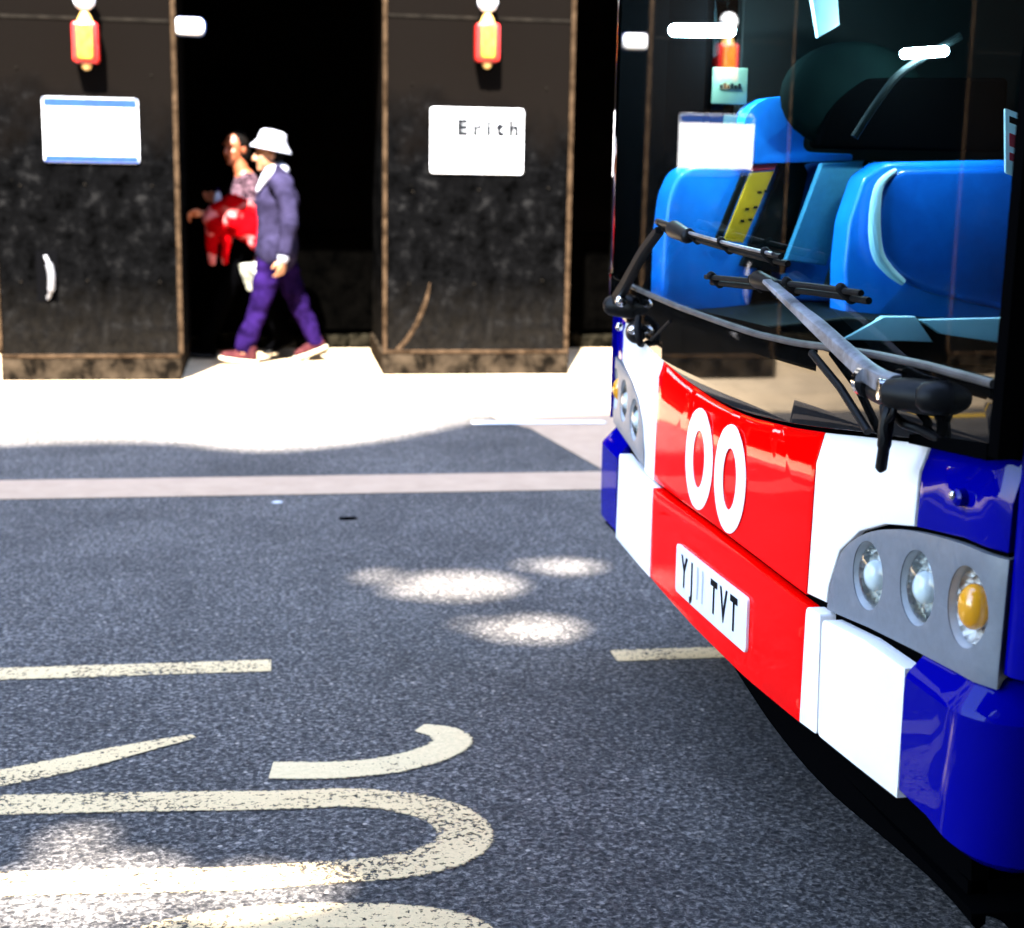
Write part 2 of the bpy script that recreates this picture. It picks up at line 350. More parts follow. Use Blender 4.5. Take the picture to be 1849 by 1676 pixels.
def tube(bm, pts, r, seg=10):
    """swept round tube through points; r a number or one per point"""
    pts = [Vector(p) for p in pts]; n = len(pts); rr = r if isinstance(r, (list, tuple)) else [r]*n; prev = None; first = None
    for i, p in enumerate(pts):
        d = (pts[min(i+1, n-1)] - pts[max(i-1, 0)]).normalized(); q = d.to_track_quat('Z', 'Y').to_matrix()
        row = [bm.verts.new(p + q @ Vector((rr[i]*math.cos(2*math.pi*k/seg), rr[i]*math.sin(2*math.pi*k/seg), 0))) for k in range(seg)]
        if prev:
            best = min(range(seg), key=lambda s: sum((row[(k+s) % seg].co - prev[k].co).length for k in range(0, seg, 3)))
            row = row[best:] + row[:best]
            for k in range(seg): bm.faces.new((prev[k], prev[(k+1) % seg], row[(k+1) % seg], row[k]))
        else: first = row
        prev = row
    bm.faces.new(first[::-1]); bm.faces.new(prev)
def spline(pts, n=8):
    """Catmull-Rom through pts"""
    P = [Vector(p) for p in pts]; out = []
    for i in range(len(P)-1):
        a, b, c, d = P[max(i-1, 0)], P[i], P[i+1], P[min(i+2, len(P)-1)]
        for k in range(n):
            t = k/n
            out.append(0.5*((2*b) + (c-a)*t + (2*a-5*b+4*c-d)*t*t + (3*b-a-3*c+d)*t*t*t))
    out.append(P[-1]); return out
def fill2d(loops):
    """flat polygon with holes in the xy plane"""
    bm = bmesh.new(); es = []
    for lp in loops:
        vs = [bm.verts.new((p[0], p[1], 0)) for p in lp]
        es += [bm.edges.new((vs[i], vs[(i+1) % len(vs)])) for i in range(len(vs))]
    bmesh.ops.triangle_fill(bm, use_beauty=True, use_dissolve=False, edges=es); return bm
def slab2d(loops, thick, step=None, bevel=0.0):
    """prism of a 2-D polygon: front at depth 0, back at depth thick, front rim bevelled"""
    bm = fill2d(loops)
    if step:
        xs = [v.co.x for v in bm.verts]; ys = [v.co.y for v in bm.verts]
        for ax, lo, hi in ((0, min(xs), max(xs)), (1, min(ys), max(ys))):
            t = math.floor(lo/step)*step + step
            while t < hi - 1e-4:
                co = Vector((t, 0, 0)) if ax == 0 else Vector((0, t, 0)); no = Vector((1, 0, 0)) if ax == 0 else Vector((0, 1, 0))
                bmesh.ops.bisect_plane(bm, geom=bm.verts[:]+bm.edges[:]+bm.faces[:], plane_co=co, plane_no=no, dist=1e-5); t += step
    else:
        bmesh.ops.dissolve_limit(bm, angle_limit=0.01, verts=bm.verts[:], edges=bm.edges[:])
    r = bmesh.ops.extrude_face_region(bm, geom=bm.faces[:])
    for g in r['geom']:
        if isinstance(g, bmesh.types.BMVert): g.co.z += thick
    bmesh.ops.recalc_face_normals(bm, faces=bm.faces[:])
    if bevel:
        es = [e for e in bm.edges if len(e.link_faces) == 2 and abs(e.verts[0].co.z) < 1e-6 and abs(e.verts[1].co.z) < 1e-6
              and abs(e.link_faces[0].normal.z - e.link_faces[1].normal.z) > 0.5]
        bmesh.ops.bevel(bm, geom=es, offset=bevel, segments=3, profile=0.5, affect='EDGES', clamp_overlap=True)
    return bm
def rounded(pts, r, n=5):
    """round the corners of a closed 2-D polygon (r: number or per-corner list)"""
    out = []; N = len(pts)
    for i in range(N):
        p = Vector(pts[i][:2]); a = Vector(pts[i-1][:2]); b = Vector(pts[(i+1) % N][:2]); ri = r[i] if isinstance(r, (list, tuple)) else r
        if ri <= 0: out.append((p.x, p.y)); continue
        da = (a-p); db = (b-p); k = min(ri, da.length*0.45, db.length*0.45); pa = p + da.normalized()*k; pb = p + db.normalized()*k
        for j in range(n+1):
            t = j/n; q = pa*(1-t)**2 + p*2*t*(1-t) + pb*t*t; out.append((q.x, q.y))
    return out
def ell(cx, cy, rx, ry, n=40, tilt=0.0):
    return [(cx + rx*math.cos(2*math.pi*k/n), cy + ry*math.sin(2*math.pi*k/n) + tilt*rx*math.cos(2*math.pi*k/n)) for k in range(n)]
def lerp(tab, x):
    if x <= tab[0][0]: return tab[0][1]
    for (a, b), (c, d) in zip(tab, tab[1:]):
        if x <= c: return b + (d-b)*(x-a)/(c-a)
    return tab[-1][1]
def curve_pts(tab, a, b, step=0.05):
    n = max(1, round(abs(b-a)/step)); return [(a+(b-a)*i/n, lerp(tab, a+(b-a)*i/n)) for i in range(n+1)]
def sheet(name, poly, z, m, thick=0.0):
    bm = fill2d([poly])
    for v in bm.verts: v.co.z = z
    for f in bm.faces:
        if f.normal.z < 0: f.normal_flip()
    return recenter(finish(name, bm, m, None, None, 0))
def text_mesh(txt, size, sx=1.0, bold=0.012):
    cu = bpy.data.curves.new('t', 'FONT'); cu.body = txt; cu.size = size; cu.align_x = 'CENTER'; cu.align_y = 'CENTER'; cu.resolution_u = 4; cu.offset = size*bold
    o = bpy.data.objects.new('t', cu); COL.objects.link(o); dg = bpy.context.evaluated_depsgraph_get(); ev = o.evaluated_get(dg)
    bm = bmesh.new(); bm.from_mesh(ev.to_mesh()); ev.to_mesh_clear(); bpy.data.objects.remove(o)
    for v in bm.verts: v.co.x *= sx
    return bm

# ================================================================== the street
W = 120
sheet('ground', [(-1500, -1500), (1500, -1500), (1500, 1500), (-1500, 1500)], -0.012, 'asphalt')['kind'] = 'structure'
road = sheet('road', [(-W, -3.4), (W, -3.4), (W, 8.45), (-W, 8.45)], 0.0, 'asphalt'); road['kind'] = 'structure'
bm = bmesh.new(); box(bm, -W, W, 8.45, 12.5, -0.05, 0.012)
pv = recenter(finish('pavement', bm, 'paving', None, None, 0)); pv['kind'] = 'structure'
bm = bmesh.new(); box(bm, -W, W, -5.2, -3.4, -0.05, 0.11)
recenter(finish('near_pavement', bm, 'paving', None, None, 0))['kind'] = 'structure'
sb = sheet('paving_strip', [(-W, 6.36), (W, 6.36), (W, 6.75), (-W, 6.75)], 0.004, 'setts'); sb['kind'] = 'structure'
sb = sheet('paved_apron', [(1.555, 6.754), (14, 6.754), (14, 8.446), (1.25, 8.446), (1.27, 8.2), (1.40, 7.94)], 0.004, 'setts'); sb['kind'] = 'structure'

def stroke(name, pts, wid, m, label, cat='road marking', group=None, z=0.004, closed=False):
    P = [Vector((p[0], p[1], 0)) for p in spline([(a, b, 0) for a, b in pts], 24)] if len(pts) > 2 else [Vector((pts[0][0]+(pts[1][0]-pts[0][0])*k/160, pts[0][1]+(pts[1][1]-pts[0][1])*k/160, 0)) for k in range(161)]
    n = len(P); wv = wid if isinstance(wid, (list, tuple)) else [wid]*2
    lft, rgt = [], []
    for i, p in enumerate(P):
        d = (P[min(i+1, n-1)] - P[max(i-1, 0)]).normalized(); q = Vector((-d.y, d.x, 0)); t = i/(n-1)
        ww = lerp([(k/(len(wv)-1), x) for k, x in enumerate(wv)], t) + 0.005*noise.noise(Vector((p.x*14, p.y*14, 3.1))) + 0.008
        lft.append(p + q*ww/2); rgt.append(p - q*ww/2)
    bm = bmesh.new(); a = [bm.verts.new((v.x, v.y, z)) for v in lft]; b = [bm.verts.new((v.x, v.y, z)) for v in rgt]
    uvl = bm.loops.layers.uv.new('UVMap')
    for i in range(n-1):
        fc = bm.faces.new((b[i], b[i+1], a[i+1], a[i]))
        for lp, vv in zip(fc.loops, (-1, -1, 1, 1)): lp[uvl].uv = (0.0, vv)
    return tag(recenter(finish(name, bm, m, None, None, 0)), label, cat, group)
GM = 'cream bus stop markings painted on the road'
stroke('lane_dash', [(-2.6, 4.125), (-0.01, 4.105)], 0.10, 'cream', 'straight cream dash on the asphalt left of the bus, nearest the left frame edge', group='cream dashes of the bus bay line')
stroke('lane_dash', [(0.98, 4.085), (3.4, 4.07)], 0.10, 'cream', 'short cream dash running in under the front of the bus', group='cream dashes of the bus bay line')
stroke('painted_letter', [(-0.95, 3.27), (-0.629, 3.375), (-0.452, 3.455), (-0.342, 3.515), (-0.20, 3.585)], [0.10, 0.10, 0.09, 0.07, 0.02], 'cream', 'worn cream letter stroke slanting up from the left edge and fading out', group=GM)
stroke('painted_letter', [(-0.012, 3.348), (0.131, 3.332), (0.262, 3.347), (0.375, 3.405), (0.432, 3.476), (0.415, 3.54), (0.36, 3.578)], [0.10, 0.10, 0.10, 0.10, 0.10, 0.09, 0.05], 'cream_fresh', 'brightest cream hook-shaped letter end with fresh solid paint', group=GM)
stroke('painted_letter', [(-1.8, 3.27), (-0.602, 3.222), (0.001, 3.177), (0.149, 3.172), (0.27, 3.136), (0.365, 3.060), (0.398, 2.965), (0.372, 2.890), (0.308, 2.842), (0.221, 2.818), (0.065, 2.811), (-0.11, 2.809), (-0.539, 2.840), (-1.8, 2.90)], [0.105, 0.105, 0.10, 0.10, 0.11, 0.12, 0.12, 0.11, 0.10, 0.10, 0.10, 0.10], 'cream', 'big cream rounded letter with two long arms and a closed right end', group=GM)
stroke('painted_letter', [(-0.40, 2.42), (-0.33, 2.53), (-0.20, 2.605), (-0.05, 2.635), (0.101, 2.632), (0.257, 2.60), (0.35, 2.535), (0.375, 2.45), (0.33, 2.37)], 0.10, 'cream', 'lowest cream letter curve cut off by the bottom of the picture', group=GM)
stroke('painted_letter', [(-1.0, 2.672), (-0.82, 2.676), (-0.66, 2.674), (-0.52, 2.645)], [0.09, 0.09, 0.07], 'cream', 'small cream letter corner at the bottom left corner of the road', group=GM)
stroke('kerb_line', [(1.10, 8.115), (1.85, 8.10)], 0.085, 'white_line', 'thin white painted line at the top corner of the grey asphalt bay', 'road marking', z=0.009)
stroke('yellow_line', [(-14, 8.15), (-1.95, 8.15)], 0.075, 'yellow_line', 'yellow no-parking line along the far kerb left of the pillars', 'road marking', z=0.005)

# ---------------- the building over the road: deep black recess behind pillars
bld = root('recessed_building', 'black recessed building front behind the pillars, in deep shade', 'building', (0, 11.6, 0))
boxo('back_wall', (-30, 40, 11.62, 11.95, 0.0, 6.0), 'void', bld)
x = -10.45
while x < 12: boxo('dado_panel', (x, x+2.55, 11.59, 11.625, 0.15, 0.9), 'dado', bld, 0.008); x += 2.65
bm = bmesh.new()
for i in range(300):
    x = -25 + i*0.2; box(bm, x, x+0.198, 11.53, 11.62, 0.012, 0.105 + 0.045*random.random())
finish('plinth', bm, 'plinth', bld, bevel=0.01)
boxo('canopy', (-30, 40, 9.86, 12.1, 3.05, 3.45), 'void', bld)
boxo('upper_facade', (-30, 40, 9.9, 10.4, 3.46, 11.5), 'facade', bld)
for i in range(24):
    for zz in (4.0, 6.6): boxo('upper_window', (-28+i*2.65, -26.6+i*2.65, 9.86, 9.93, zz, zz+1.9), 'black_glass', bld)
boxo('end_wall', (-30.3, -30, 9.9, 12.1, 0, 3.05), 'void', bld); boxo('end_wall', (40, 40.3, 9.9, 12.1, 0, 3.05), 'void', bld)

GP = 'black panelled pillars along the far pavement'
def pillar(cx, w, y0, d, label, seam_z, skirt_w=0.0, handle=None):
    """boxed pillar, local coordinates: origin at the middle of its front foot"""
    t = root('boxed_pillar', label, 'pillar', (cx, y0, 0.012), GP, local=True); h = 3.03; a = w/2
    boxo('panel', (-a, a, 0.0, d, 0.15, h), 'pillar', t, 0.006)
    s = skirt_w
    boxo('skirt_board', (-a-s, a+s, -0.028, d, 0.0, 0.145), 'skirt', t, 0.008)
    bm = bmesh.new(); vs = box(bm, -a-s, a+s, -0.034, 0.0, 0.1465, 0.168); finish('skirt_cap', bm, 'trim', t, bevel=0.004)
    boxo('corner_trim', (a-0.014, a+0.016, -0.014, 0.03, 0.17, h), 'trim', t, 0.003)
    boxo('corner_trim', (-a-0.016, -a+0.012, -0.014, 0.03, 0.17, h), 'trim', t, 0.003)
    boxo('seam_batten', (-a+0.014, a-0.016, -0.006, 0.01, seam_z-0.012, seam_z+0.008), 'seam', t, 0.002)
    for px in (-a*0.72, 0.0, a*0.75):
        for pz in (0.62, 1.24, 1.92):
            if abs(px) < 0.01 and 1.3 < pz: continue
            bm = bmesh.new(); m4 = Matrix.Translation((px + random.uniform(-.02, .02), -0.004, pz + random.uniform(-.02, .02))) @ Matrix.Rotation(rad(90), 4, 'X')
            bmesh.ops.create_cone(bm, cap_ends=True, segments=12, radius1=0.008, radius2=0.006, depth=0.010, matrix=m4)
            finish('screw_head', bm, 'seam', t)
    return t
p1 = pillar(-1.13, 1.12, 9.85, 1.25, 'wide black pillar with a recessed pull handle, left of the walking couple', 2.245)
p2 = pillar(1.385, 1.24, 10.06, 1.25, 'black pillar with a pale curved scrape at its foot, between the couple and the bus', 2.345, 0.02)
p0 = pillar(-3.82, 1.14, 9.85, 1.25, 'black pillar outside the left edge, mirrored in the windscreen', 2.245)
for k, xx in enumerate((-6.45,)): pillar(xx, 1.14, 9.85, 1.25, 'black pillar further along the pavement, out of view to the left', 2.245)
for k, xx in enumerate((4.1,)): pillar(xx, 1.18, 10.1, 1.25, 'black pillar hidden behind the bus', 2.3)
# recessed pull handle on the left pillar
t = p1
hb = boxo('handle_recess', (-0.318+0.13-0.065, -0.318+0.13+0.065, -0.004, 0.004, 0.505, 0.822), 'matte_black', t)
# (local x of the handle centre = -1.386 + 1.13)
hb.data.transform(Matrix.Translation((-0.256-(-0.188), 0, 0)))
bm = bmesh.new(); tube(bm, spline([(-0.262, -0.010, 0.79), (-0.237, -0.038, 0.74), (-0.224, -0.048, 0.67), (-0.232, -0.036, 0.58), (-0.255, -0.010, 0.525)], 6), [0.012]*6+[0.022]*13+[0.012]*6)
hd = finish('pull_handle', bm, 'handle_metal', hb)
# pale scrape on the right pillar
bm = bmesh.new(); pts = spline([(1.065-1.385, -0.002, 0.62), (1.04-1.385, -0.002, 0.50), (0.985-1.385, -0.002, 0.36), (0.915-1.385, -0.002, 0.24), (0.845-1.385, -0.002, 0.165)], 5)
tube(bm, pts, [0.004+0.011*min(1, i/6) for i in range(len(pts))], 8)
for v in bm.verts: v.co.y = v.co.y*0.25
finish('scrape', bm, 'trim', p2)

# ---------------- hoarding lamps
GL = 'red hoarding lamps with white globes'
def hoarding_lamp(loc, label):
    t = root('hoarding_lamp', label, 'lamp', loc, GL, local=True)   # origin: bottom back of the lamp on the panel
    bm = bmesh.new(); ellipsoid(bm, (0.0, -0.085, 0.405), (0.066, 0.066, 0.066)); finish('globe', bm, 'globe', t)
    bm = bmesh.new(); bmesh.ops.create_cone(bm, cap_ends=True, segments=20, radius1=0.052, radius2=0.018, depth=0.075, matrix=Matrix.Translation((0, -0.085, 0.305))); finish('neck', bm, 'brass', t)
    bm = slab2d([rounded([(-0.077, 0.03), (0.077, 0.03), (0.077, 0.27), (-0.077, 0.27)], 0.025)], 0.10, None, 0.012)
    bm.transform(Matrix(((1, 0, 0, 0), (0, 0, 1, -0.135), (0, 1, 0, 0), (0, 0, 0, 1)))); finish('case', bm, 'lamp_red', t)
    bm = slab2d([rounded([(-0.046, 0.05), (0.046, 0.05), (0.046, 0.26), (-0.046, 0.26)], 0.02)], 0.02, None, 0.006)
    bm.transform(Matrix(((1, 0, 0, 0), (0, 0, 1, -0.148), (0, 1, 0, 0), (0, 0, 0, 1)))); finish('lens', bm, 'lamp_amber', t)
    bm = bmesh.new(); ellipsoid(bm, (0, -0.085, 0.012), (0.03, 0.03, 0.026)); finish('bottom_knob', bm, 'brass', t)
    bm = bmesh.new(); tube(bm, [(0, 0.0, 0.20), (0, -0.045, 0.20)], 0.02); finish('wall_bracket', bm, 'matte_black', t)
    bm = bmesh.new(); tube(bm, [(0, 0.0, 0.43), (0, -0.05, 0.415)], 0.012); finish('globe_bracket', bm, 'matte_black', t)
    return t
l1 = hoarding_lamp((-1.088, 9.846, 1.955), 'red lamp with white globe on the wide left pillar')
copy_tree(l1, (1.42, 10.056, 2.045), 'red lamp with white globe on the pillar between the couple and the bus')
copy_tree(l1, (-3.79, 9.846, 1.955), 'red lamp with white globe on the pillar mirrored at the right end of the windscreen')
# small white bulkhead light at the recess edge
t = root('bulkhead_light', 'small white oval bulkhead light with pale blue rim beside the left pillar', 'light', (-0.475, 9.95, 2.19), local=True)
bm = slab2d([rounded([(-0.095, -0.05), (0.095, -0.05), (0.095, 0.05), (-0.095, 0.05)], 0.045, 8)], 0.06, None, 0.015)
bm.transform(Matrix(((1, 0, 0, 0), (0, 0, 1, -0.09), (0, 1, 0, 0.04), (0, 0, 0, 1)))); finish('diffuser', bm, 'globe', t)
bm = slab2d([rounded([(-0.102, -0.057), (0.102, -0.057), (0.102, 0.057), (-0.102, 0.057)], 0.05, 8)], 0.035, None, 0.006)
bm.transform(Matrix(((1, 0, 0, 0), (0, 0, 1, -0.055), (0, 1, 0, 0.04), (0, 0, 0, 1)))); finish('rim', bm, 'sign_blue', t)
boxo('mounting_arm', (-0.075, 0.02, -0.03, 0.02, 0.015, 0.06), 'matte_black', t)

# ---------------- signs on the pillars
def sign_board(name, x0, x1, z0, z1, y, label, m='sign_white'):
    cx = (x0+x1)/2; t = root(name, label, 'sign', (cx, y, z0), 'white notice boards on the pillars', local=True); w_ = (x1-x0)/2; h = z1-z0
    bm = slab2d([rounded([(-w_, 0), (w_, 0), (w_, h), (-w_, h)], 0.02, 4)], 0.012, None, 0.003)
    bm.transform(Matrix(((1, 0, 0, 0), (0, 0, 1, -0.013), (0, 1, 0, 0), (0, 0, 0, 1)))); finish('board', bm, m, t); return t
def sign_bar(t, name, x0, x1, z0, z1, m): return boxo(name, (x0, x1, -0.0155, -0.0135, z0, z1), m, t)
def sign_text(t, name, txt, x, z, size, m, sx=1.0, y=-0.0155):
    bm = text_mesh(txt, size, sx, 0.08); bm.transform(Matrix(((1, 0, 0, x), (0, 0, 1, y), (0, 1, 0, z), (0, 0, 0, 1)))); return finish(name, bm, m, t, None, 0)
s1 = sign_board('notice_board', -1.372, -0.795, 1.385, 1.78, 9.847, 'white board with blue bars along top and bottom, on the wide left pillar', 'sign_white')
sign_bar(s1, 'blue_bar', -0.283, 0.283, 0.338, 0.392, 'sign_blue'); sign_bar(s1, 'blue_bar', -0.283, 0.283, 0.003, 0.044, 'sign_blue')
sign_text(s1, 'lettering', 'r', -0.005, 0.215, 0.05, 'grey_ink')
s2 = sign_board('notice_board', 1.062, 1.682, 1.358, 1.782, 10.057, 'white board with black lettering on the pillar next to the bus')
sign_text(s2, 'lettering', 'E r i t h', 0.072, 0.293, 0.135, 'ink', 1.0)
bm = fill2d([ell(0, 0, 0.032, 0.026), ell(0.004, 0.004, 0.02, 0.014)])
bm.transform(Matrix(((1, 0, 0, -0.185), (0, 0, 1, -0.0155), (0, 1, 0, 0.287), (0, 0, 0, 1)))); finish('emblem', bm, 'grey_ink', s2)
bm = fill2d([ell(0, 0, 0.012, 0.022)])
bm.transform(Matrix(((1, 0, 0, -0.225), (0, 0, 1, -0.0155), (0, 1, 0, 0.285), (0, 0, 0, 1)))); finish('emblem', bm, 'grey_ink', s2)
# small bits of litter / scuff on the road
for k, (xx, yy, r, m, lb) in enumerate([(0.02, 6.22, 0.017, 'sign_white', 'tiny white scrap of litter on the road below the pale strip'), (0.30, 5.9, 0.03, 'matte_black', 'small dark tar spot on the road below the couple')]):
    bm = bmesh.new(); ellipsoid(bm, (xx, yy, 0.002), (r*1.4, r, 0.004), seg=9, rings=5); tag(recenter(finish('litter_scrap' if k == 0 else 'tar_spot', bm, m, None, None, 0)), lb, 'litter' if k == 0 else 'tar spot')
bm = bmesh.new(); box(bm, -0.665, -0.53, 11.05, 11.10, 0.013, 0.045)
lb = recenter(finish('timber_offcut', bm, 'sole', None, None, 0, 0.006)); lb.rotation_euler = (0, 0.12, -0.3); tag(lb, 'pale timber offcut lying in the shade right of the wide left pillar', 'offcut')

# ---------------- the tall building behind the viewer that shades the road (added screen on top: its outline and gaps shape shade and dapples)
YB = -5.2
def on_wall(gx, gy):
    s = (gy - YB)/(-to_sun.y); return (gx + to_sun.x*s, to_sun.z*s)
SHIFT = -0.22
shade_edge = [(-13, 7.9), (-8, 7.9), (-3, 7.75), (-1.75, 7.78), (-1.3, 7.86), (-0.9, 7.9), (-0.5, 7.87), (-0.25, 7.70), (0.0, 7.62), (0.3, 7.72), (0.62, 7.92), (1.05, 8.36), (1.35, 8.56), (1.8, 8.68), (2.6, 8.72), (6, 8.5), (15, 8.5)]
top = []
for (gx, gy) in [(p.x, p.y) for p in spline([(a, b, 0) for a, b in shade_edge], 4)]: top.append(on_wall(gx, gy + SHIFT))
zmid = 7.0
outer = [(top[0][0], zmid)] + [(top[-1][0], zmid)][0:0] + top + [(top[-1][0], zmid)]
outer = [(top[0][0], zmid), *top, (top[-1][0], zmid)]
def blob(gx, gy, rx, ry, seed, n=26):
    out = []
    for k in range(n):
        a = 2*math.pi*k/n; q = 1 + 0.28*noise.noise(Vector((math.cos(a)*1.3, math.sin(a)*1.3, seed)))
        out.append(on_wall(gx + rx*q*math.cos(a), gy + ry*q*math.sin(a)))
    return out
holes = [blob(0.62, 4.90, 0.22, 0.17, 1.0), blob(0.36, 5.04, 0.06, 0.07, 4.0), blob(1.05, 5.10, 0.10, 0.09, 2.0), blob(0.93, 5.14, 0.05, 0.05, 8.0), blob(0.78, 4.40, 0.16, 0.12, 3.0), blob(0.62, 4.46, 0.05, 0.04, 5.0), blob(-0.36, 2.81, 0.22, 0.15, 6.0), blob(-0.04, 2.77, 0.14, 0.10, 9.0), blob(-0.42, 3.04, 0.06, 0.07, 11.0)]
bb = root('shading_building', 'tall brick building behind the viewer with an added roof-level screen that shades the road', 'building', (0, YB, 0))
bm = slab2d([outer] + holes, 0.03, None, 0.0)
bm.transform(Matrix(((1, 0, 0, 0), (0, 0, -1, YB), (0, 1, 0, 0), (0, 0, 0, 1)))); finish('shade_screen', bm, 'brick', bb, None, 0)
def sky_hole(gx, gy, rx, ry):
    k = 3.0/to_sun.z; return ell(gx + to_sun.x*k, gy + to_sun.y*k, rx, ry, 20)
bm = slab2d([[(-1.7, -4.6), (9.0, -4.6), (9.0, 4.35), (1.15, 4.35), (1.02, 2.2), (0.80, 1.72), (-0.38, 1.72), (-0.55, 2.1), (-1.7, 2.0)], sky_hole(-0.26, 2.87, 0.56, 0.36)], 0.05, None)
for p in bm.verts: p.co.z += 3.0
finish('sky_blocker', bm, 'facade', bb, None, 0)  # unseen overhead slab, added to keep high sky light off the road
boxo('front_wall', (top[0][0], top[-1][0], YB-9.0, YB, 0.0, 6.999), 'brick', bb)
for i in range(7):
    for zz in (1.0, 4.2): boxo('front_window', (-14+i*3.3, -12.2+i*3.3, YB-0.02, YB+0.03, zz, zz+1.9), 'black_glass', bb)

# ================================================================== the bus
YC = 3.03; HW = 1.22          # centre line and half width; the front faces -X, v runs towards the viewer
def prof(v, R, a0, r):
    a = abs(v); s = a*a/(2*R)
    if a > a0:
        d = min(a-a0, r*0.985); s += r - math.sqrt(r*r-d*d)
    return s
def glassX(v, z): return 0.940 + (prof(v, 400, 1.08, 0.14) if v < 0 else v*v/90) + 0.002*(z-1.0)
_WS = {}
def ws_smooth(v):
    k = round(v, 3)
    if k not in _WS: _WS[k] = sum(lerp(WS, k + d*0.02)*math.exp(-d*d/50) for d in range(-12, 13))/sum(math.exp(-d*d/50) for d in range(-12, 13))
    return _WS[k]
def upX(v, z):
    t = (z - ws_smooth(v) + 0.055)/0.055
    return 0.935 + prof(v, 16, 1.12, 0.10) + 0.012*(z-0.62) + (0.016*t*t if t > 0 else 0)
def bumpX(v, z): return 0.922 + prof(v, 24, 1.12, 0.10)
def nrm(S, v, z):
    e = 0.002; sv = (S(v+e, z)-S(v-e, z))/(2*e); sz = (S(v, z+e)-S(v, z-e))/(2*e)
    return Vector((-1, -sv, sz)).normalized()
def onS(S, v, z, off=0.0): return Vector((S(v, z), YC-v, z)) + nrm(S, v, z)*off
def warp(bm, S, off=0.0):
    for p in bm.verts: p.co = onS(S, p.co.x, p.co.y, off-p.co.z)
    return bm
bus = root('bus', 'red, white and blue single-deck bus pulled up at the stop with its wipers parked', 'bus', (4.8, YC, 0))
def panel(name, loops, S, off, thick, m, parent=bus, step=0.06, bevel=0.004, smooth=30):
    return finish(name, warp(slab2d(loops, thick, step, bevel), S, off), m, parent, None, smooth)
WS = [(-1.2, 1.045), (-1.0, 1.015), (-0.85, 0.99), (-0.712, 0.969), (-0.51, 0.945), (-0.284, 0.925), (-0.1, 0.918), (0.05, 0.917), (0.193, 0.922), (0.409, 0.94), (0.565, 0.958), (0.744, 0.982), (0.941, 1.006), (1.061, 1.018), (1.2, 1.027)]
DL = [(-1.2, 1.125), (-0.878, 1.102), (-0.63, 1.096), (-0.34, 1.090), (0, 1.089), (0.23, 1.090), (0.44, 1.098), (0.62, 1.110), (0.805, 1.121), (0.985, 1.127), (1.2, 1.129)]
SEAM = [(-1.2, 0.62), (-0.53, 0.634), (0, 0.650), (0.3, 0.652), (0.6, 0.650), (0.7, 0.664), (1.2, 0.70)]
BOT = [(-1.22, 0.395), (-0.9, 0.401), (-0.523, 0.406), (-0.07, 0.405), (0.311, 0.414), (0.618, 0.433), (0.855, 0.451), (1.0, 0.460), (1.10, 0.458), (1.22, 0.430)]
def between(lo, hi, a, b, dlo=0.0, dhi=0.0, step=0.05):
    return [(v, z+dlo) for v, z in curve_pts(lo, a, b, step)] + [(v, z+dhi) for v, z in curve_pts(hi, b, a, step)]
# dark structure behind the skins so every gap reads dark
LAMPS = [(0.800, 0.759, 0.0555, 0.0565), (0.965, 0.785, 0.0535, 0.0585), (1.107, 0.797, 0.0490, 0.0600)]
bm = slab2d([[(-1.17, 0.45), (1.17, 0.47), (1.17, 1.06), (-1.17, 1.06)]] + [ell(sg*a, b + (0 if sg > 0 else -0.012), c*0.99, d*0.99, 30) for sg in (1, -1) for a, b, c, d in LAMPS], 0.025, 0.06); finish('front_frame', warp(bm, lambda v, z: max(upX(v, z), bumpX(v, z)), -0.010), 'matte_black', bus)
# upper skins
red = panel('nose_panel', [rounded(between(SEAM, WS, -0.532, 0.556, 0.0065, -0.004), [0.012]*24 + [0.012]*30, 2) if False else between(SEAM, WS, -0.532, 0.556, 0.0065, -0.004)], upX, 0.0, 0.022, 'bus_red')
wl = [(0.562, 0.660)] + [(0.645, 0.668), (0.650, 0.700), (0.684, 0.771), (0.755, 0.822), (0.842, 0.855), (0.938, 0.8745)] + [(v, z-0.004) for v, z in curve_pts(WS, 0.940, 0.562)]
panel('white_stripe', [wl], upX, 0.001, 0.022, 'bus_white')
bl = [(0.946, 0.876), (1.085, 0.893), (1.174, 0.893)] + [(v, z-0.004) for v, z in curve_pts(WS, 1.174, 0.946)]
panel('blue_corner_panel', [bl], upX, 0.0, 0.022, 'bus_blue')
wf = [(v, z-0.004) for v, z in curve_pts(WS, -0.538, -1.02)] + [(-1.02, 0.875), (-0.956, 0.863), (-0.848, 0.838), (-0.762, 0.806), (-0.693, 0.752), (-0.655, 0.69), (-0.648, 0.640), (-0.538, 0.636)]
panel('white_stripe', [wf], upX, 0.0, 0.022, 'bus_white')
bf = [(v, z-0.004) for v, z in curve_pts(WS, -1.026, -1.19)] + [(-1.19, 0.875), (-1.026, 0.876)]
panel('blue_corner_panel', [bf], upX, 0.0, 0.022, 'bus_blue')
# interlocked ring emblem
for cx, cz, rx, rz, off in ((-0.121, 0.773, 0.108, 0.113, 0.0022), (0.110, 0.776, 0.104, 0.113, 0.0030)):
    bm = slab2d([ell(cx, cz, rx, rz, 48), ell(cx, cz, rx*0.43, rz*0.57, 40)], 0.0015, 0.05)
    finish('ring_emblem', warp(bm, upX, off), 'decal', red)
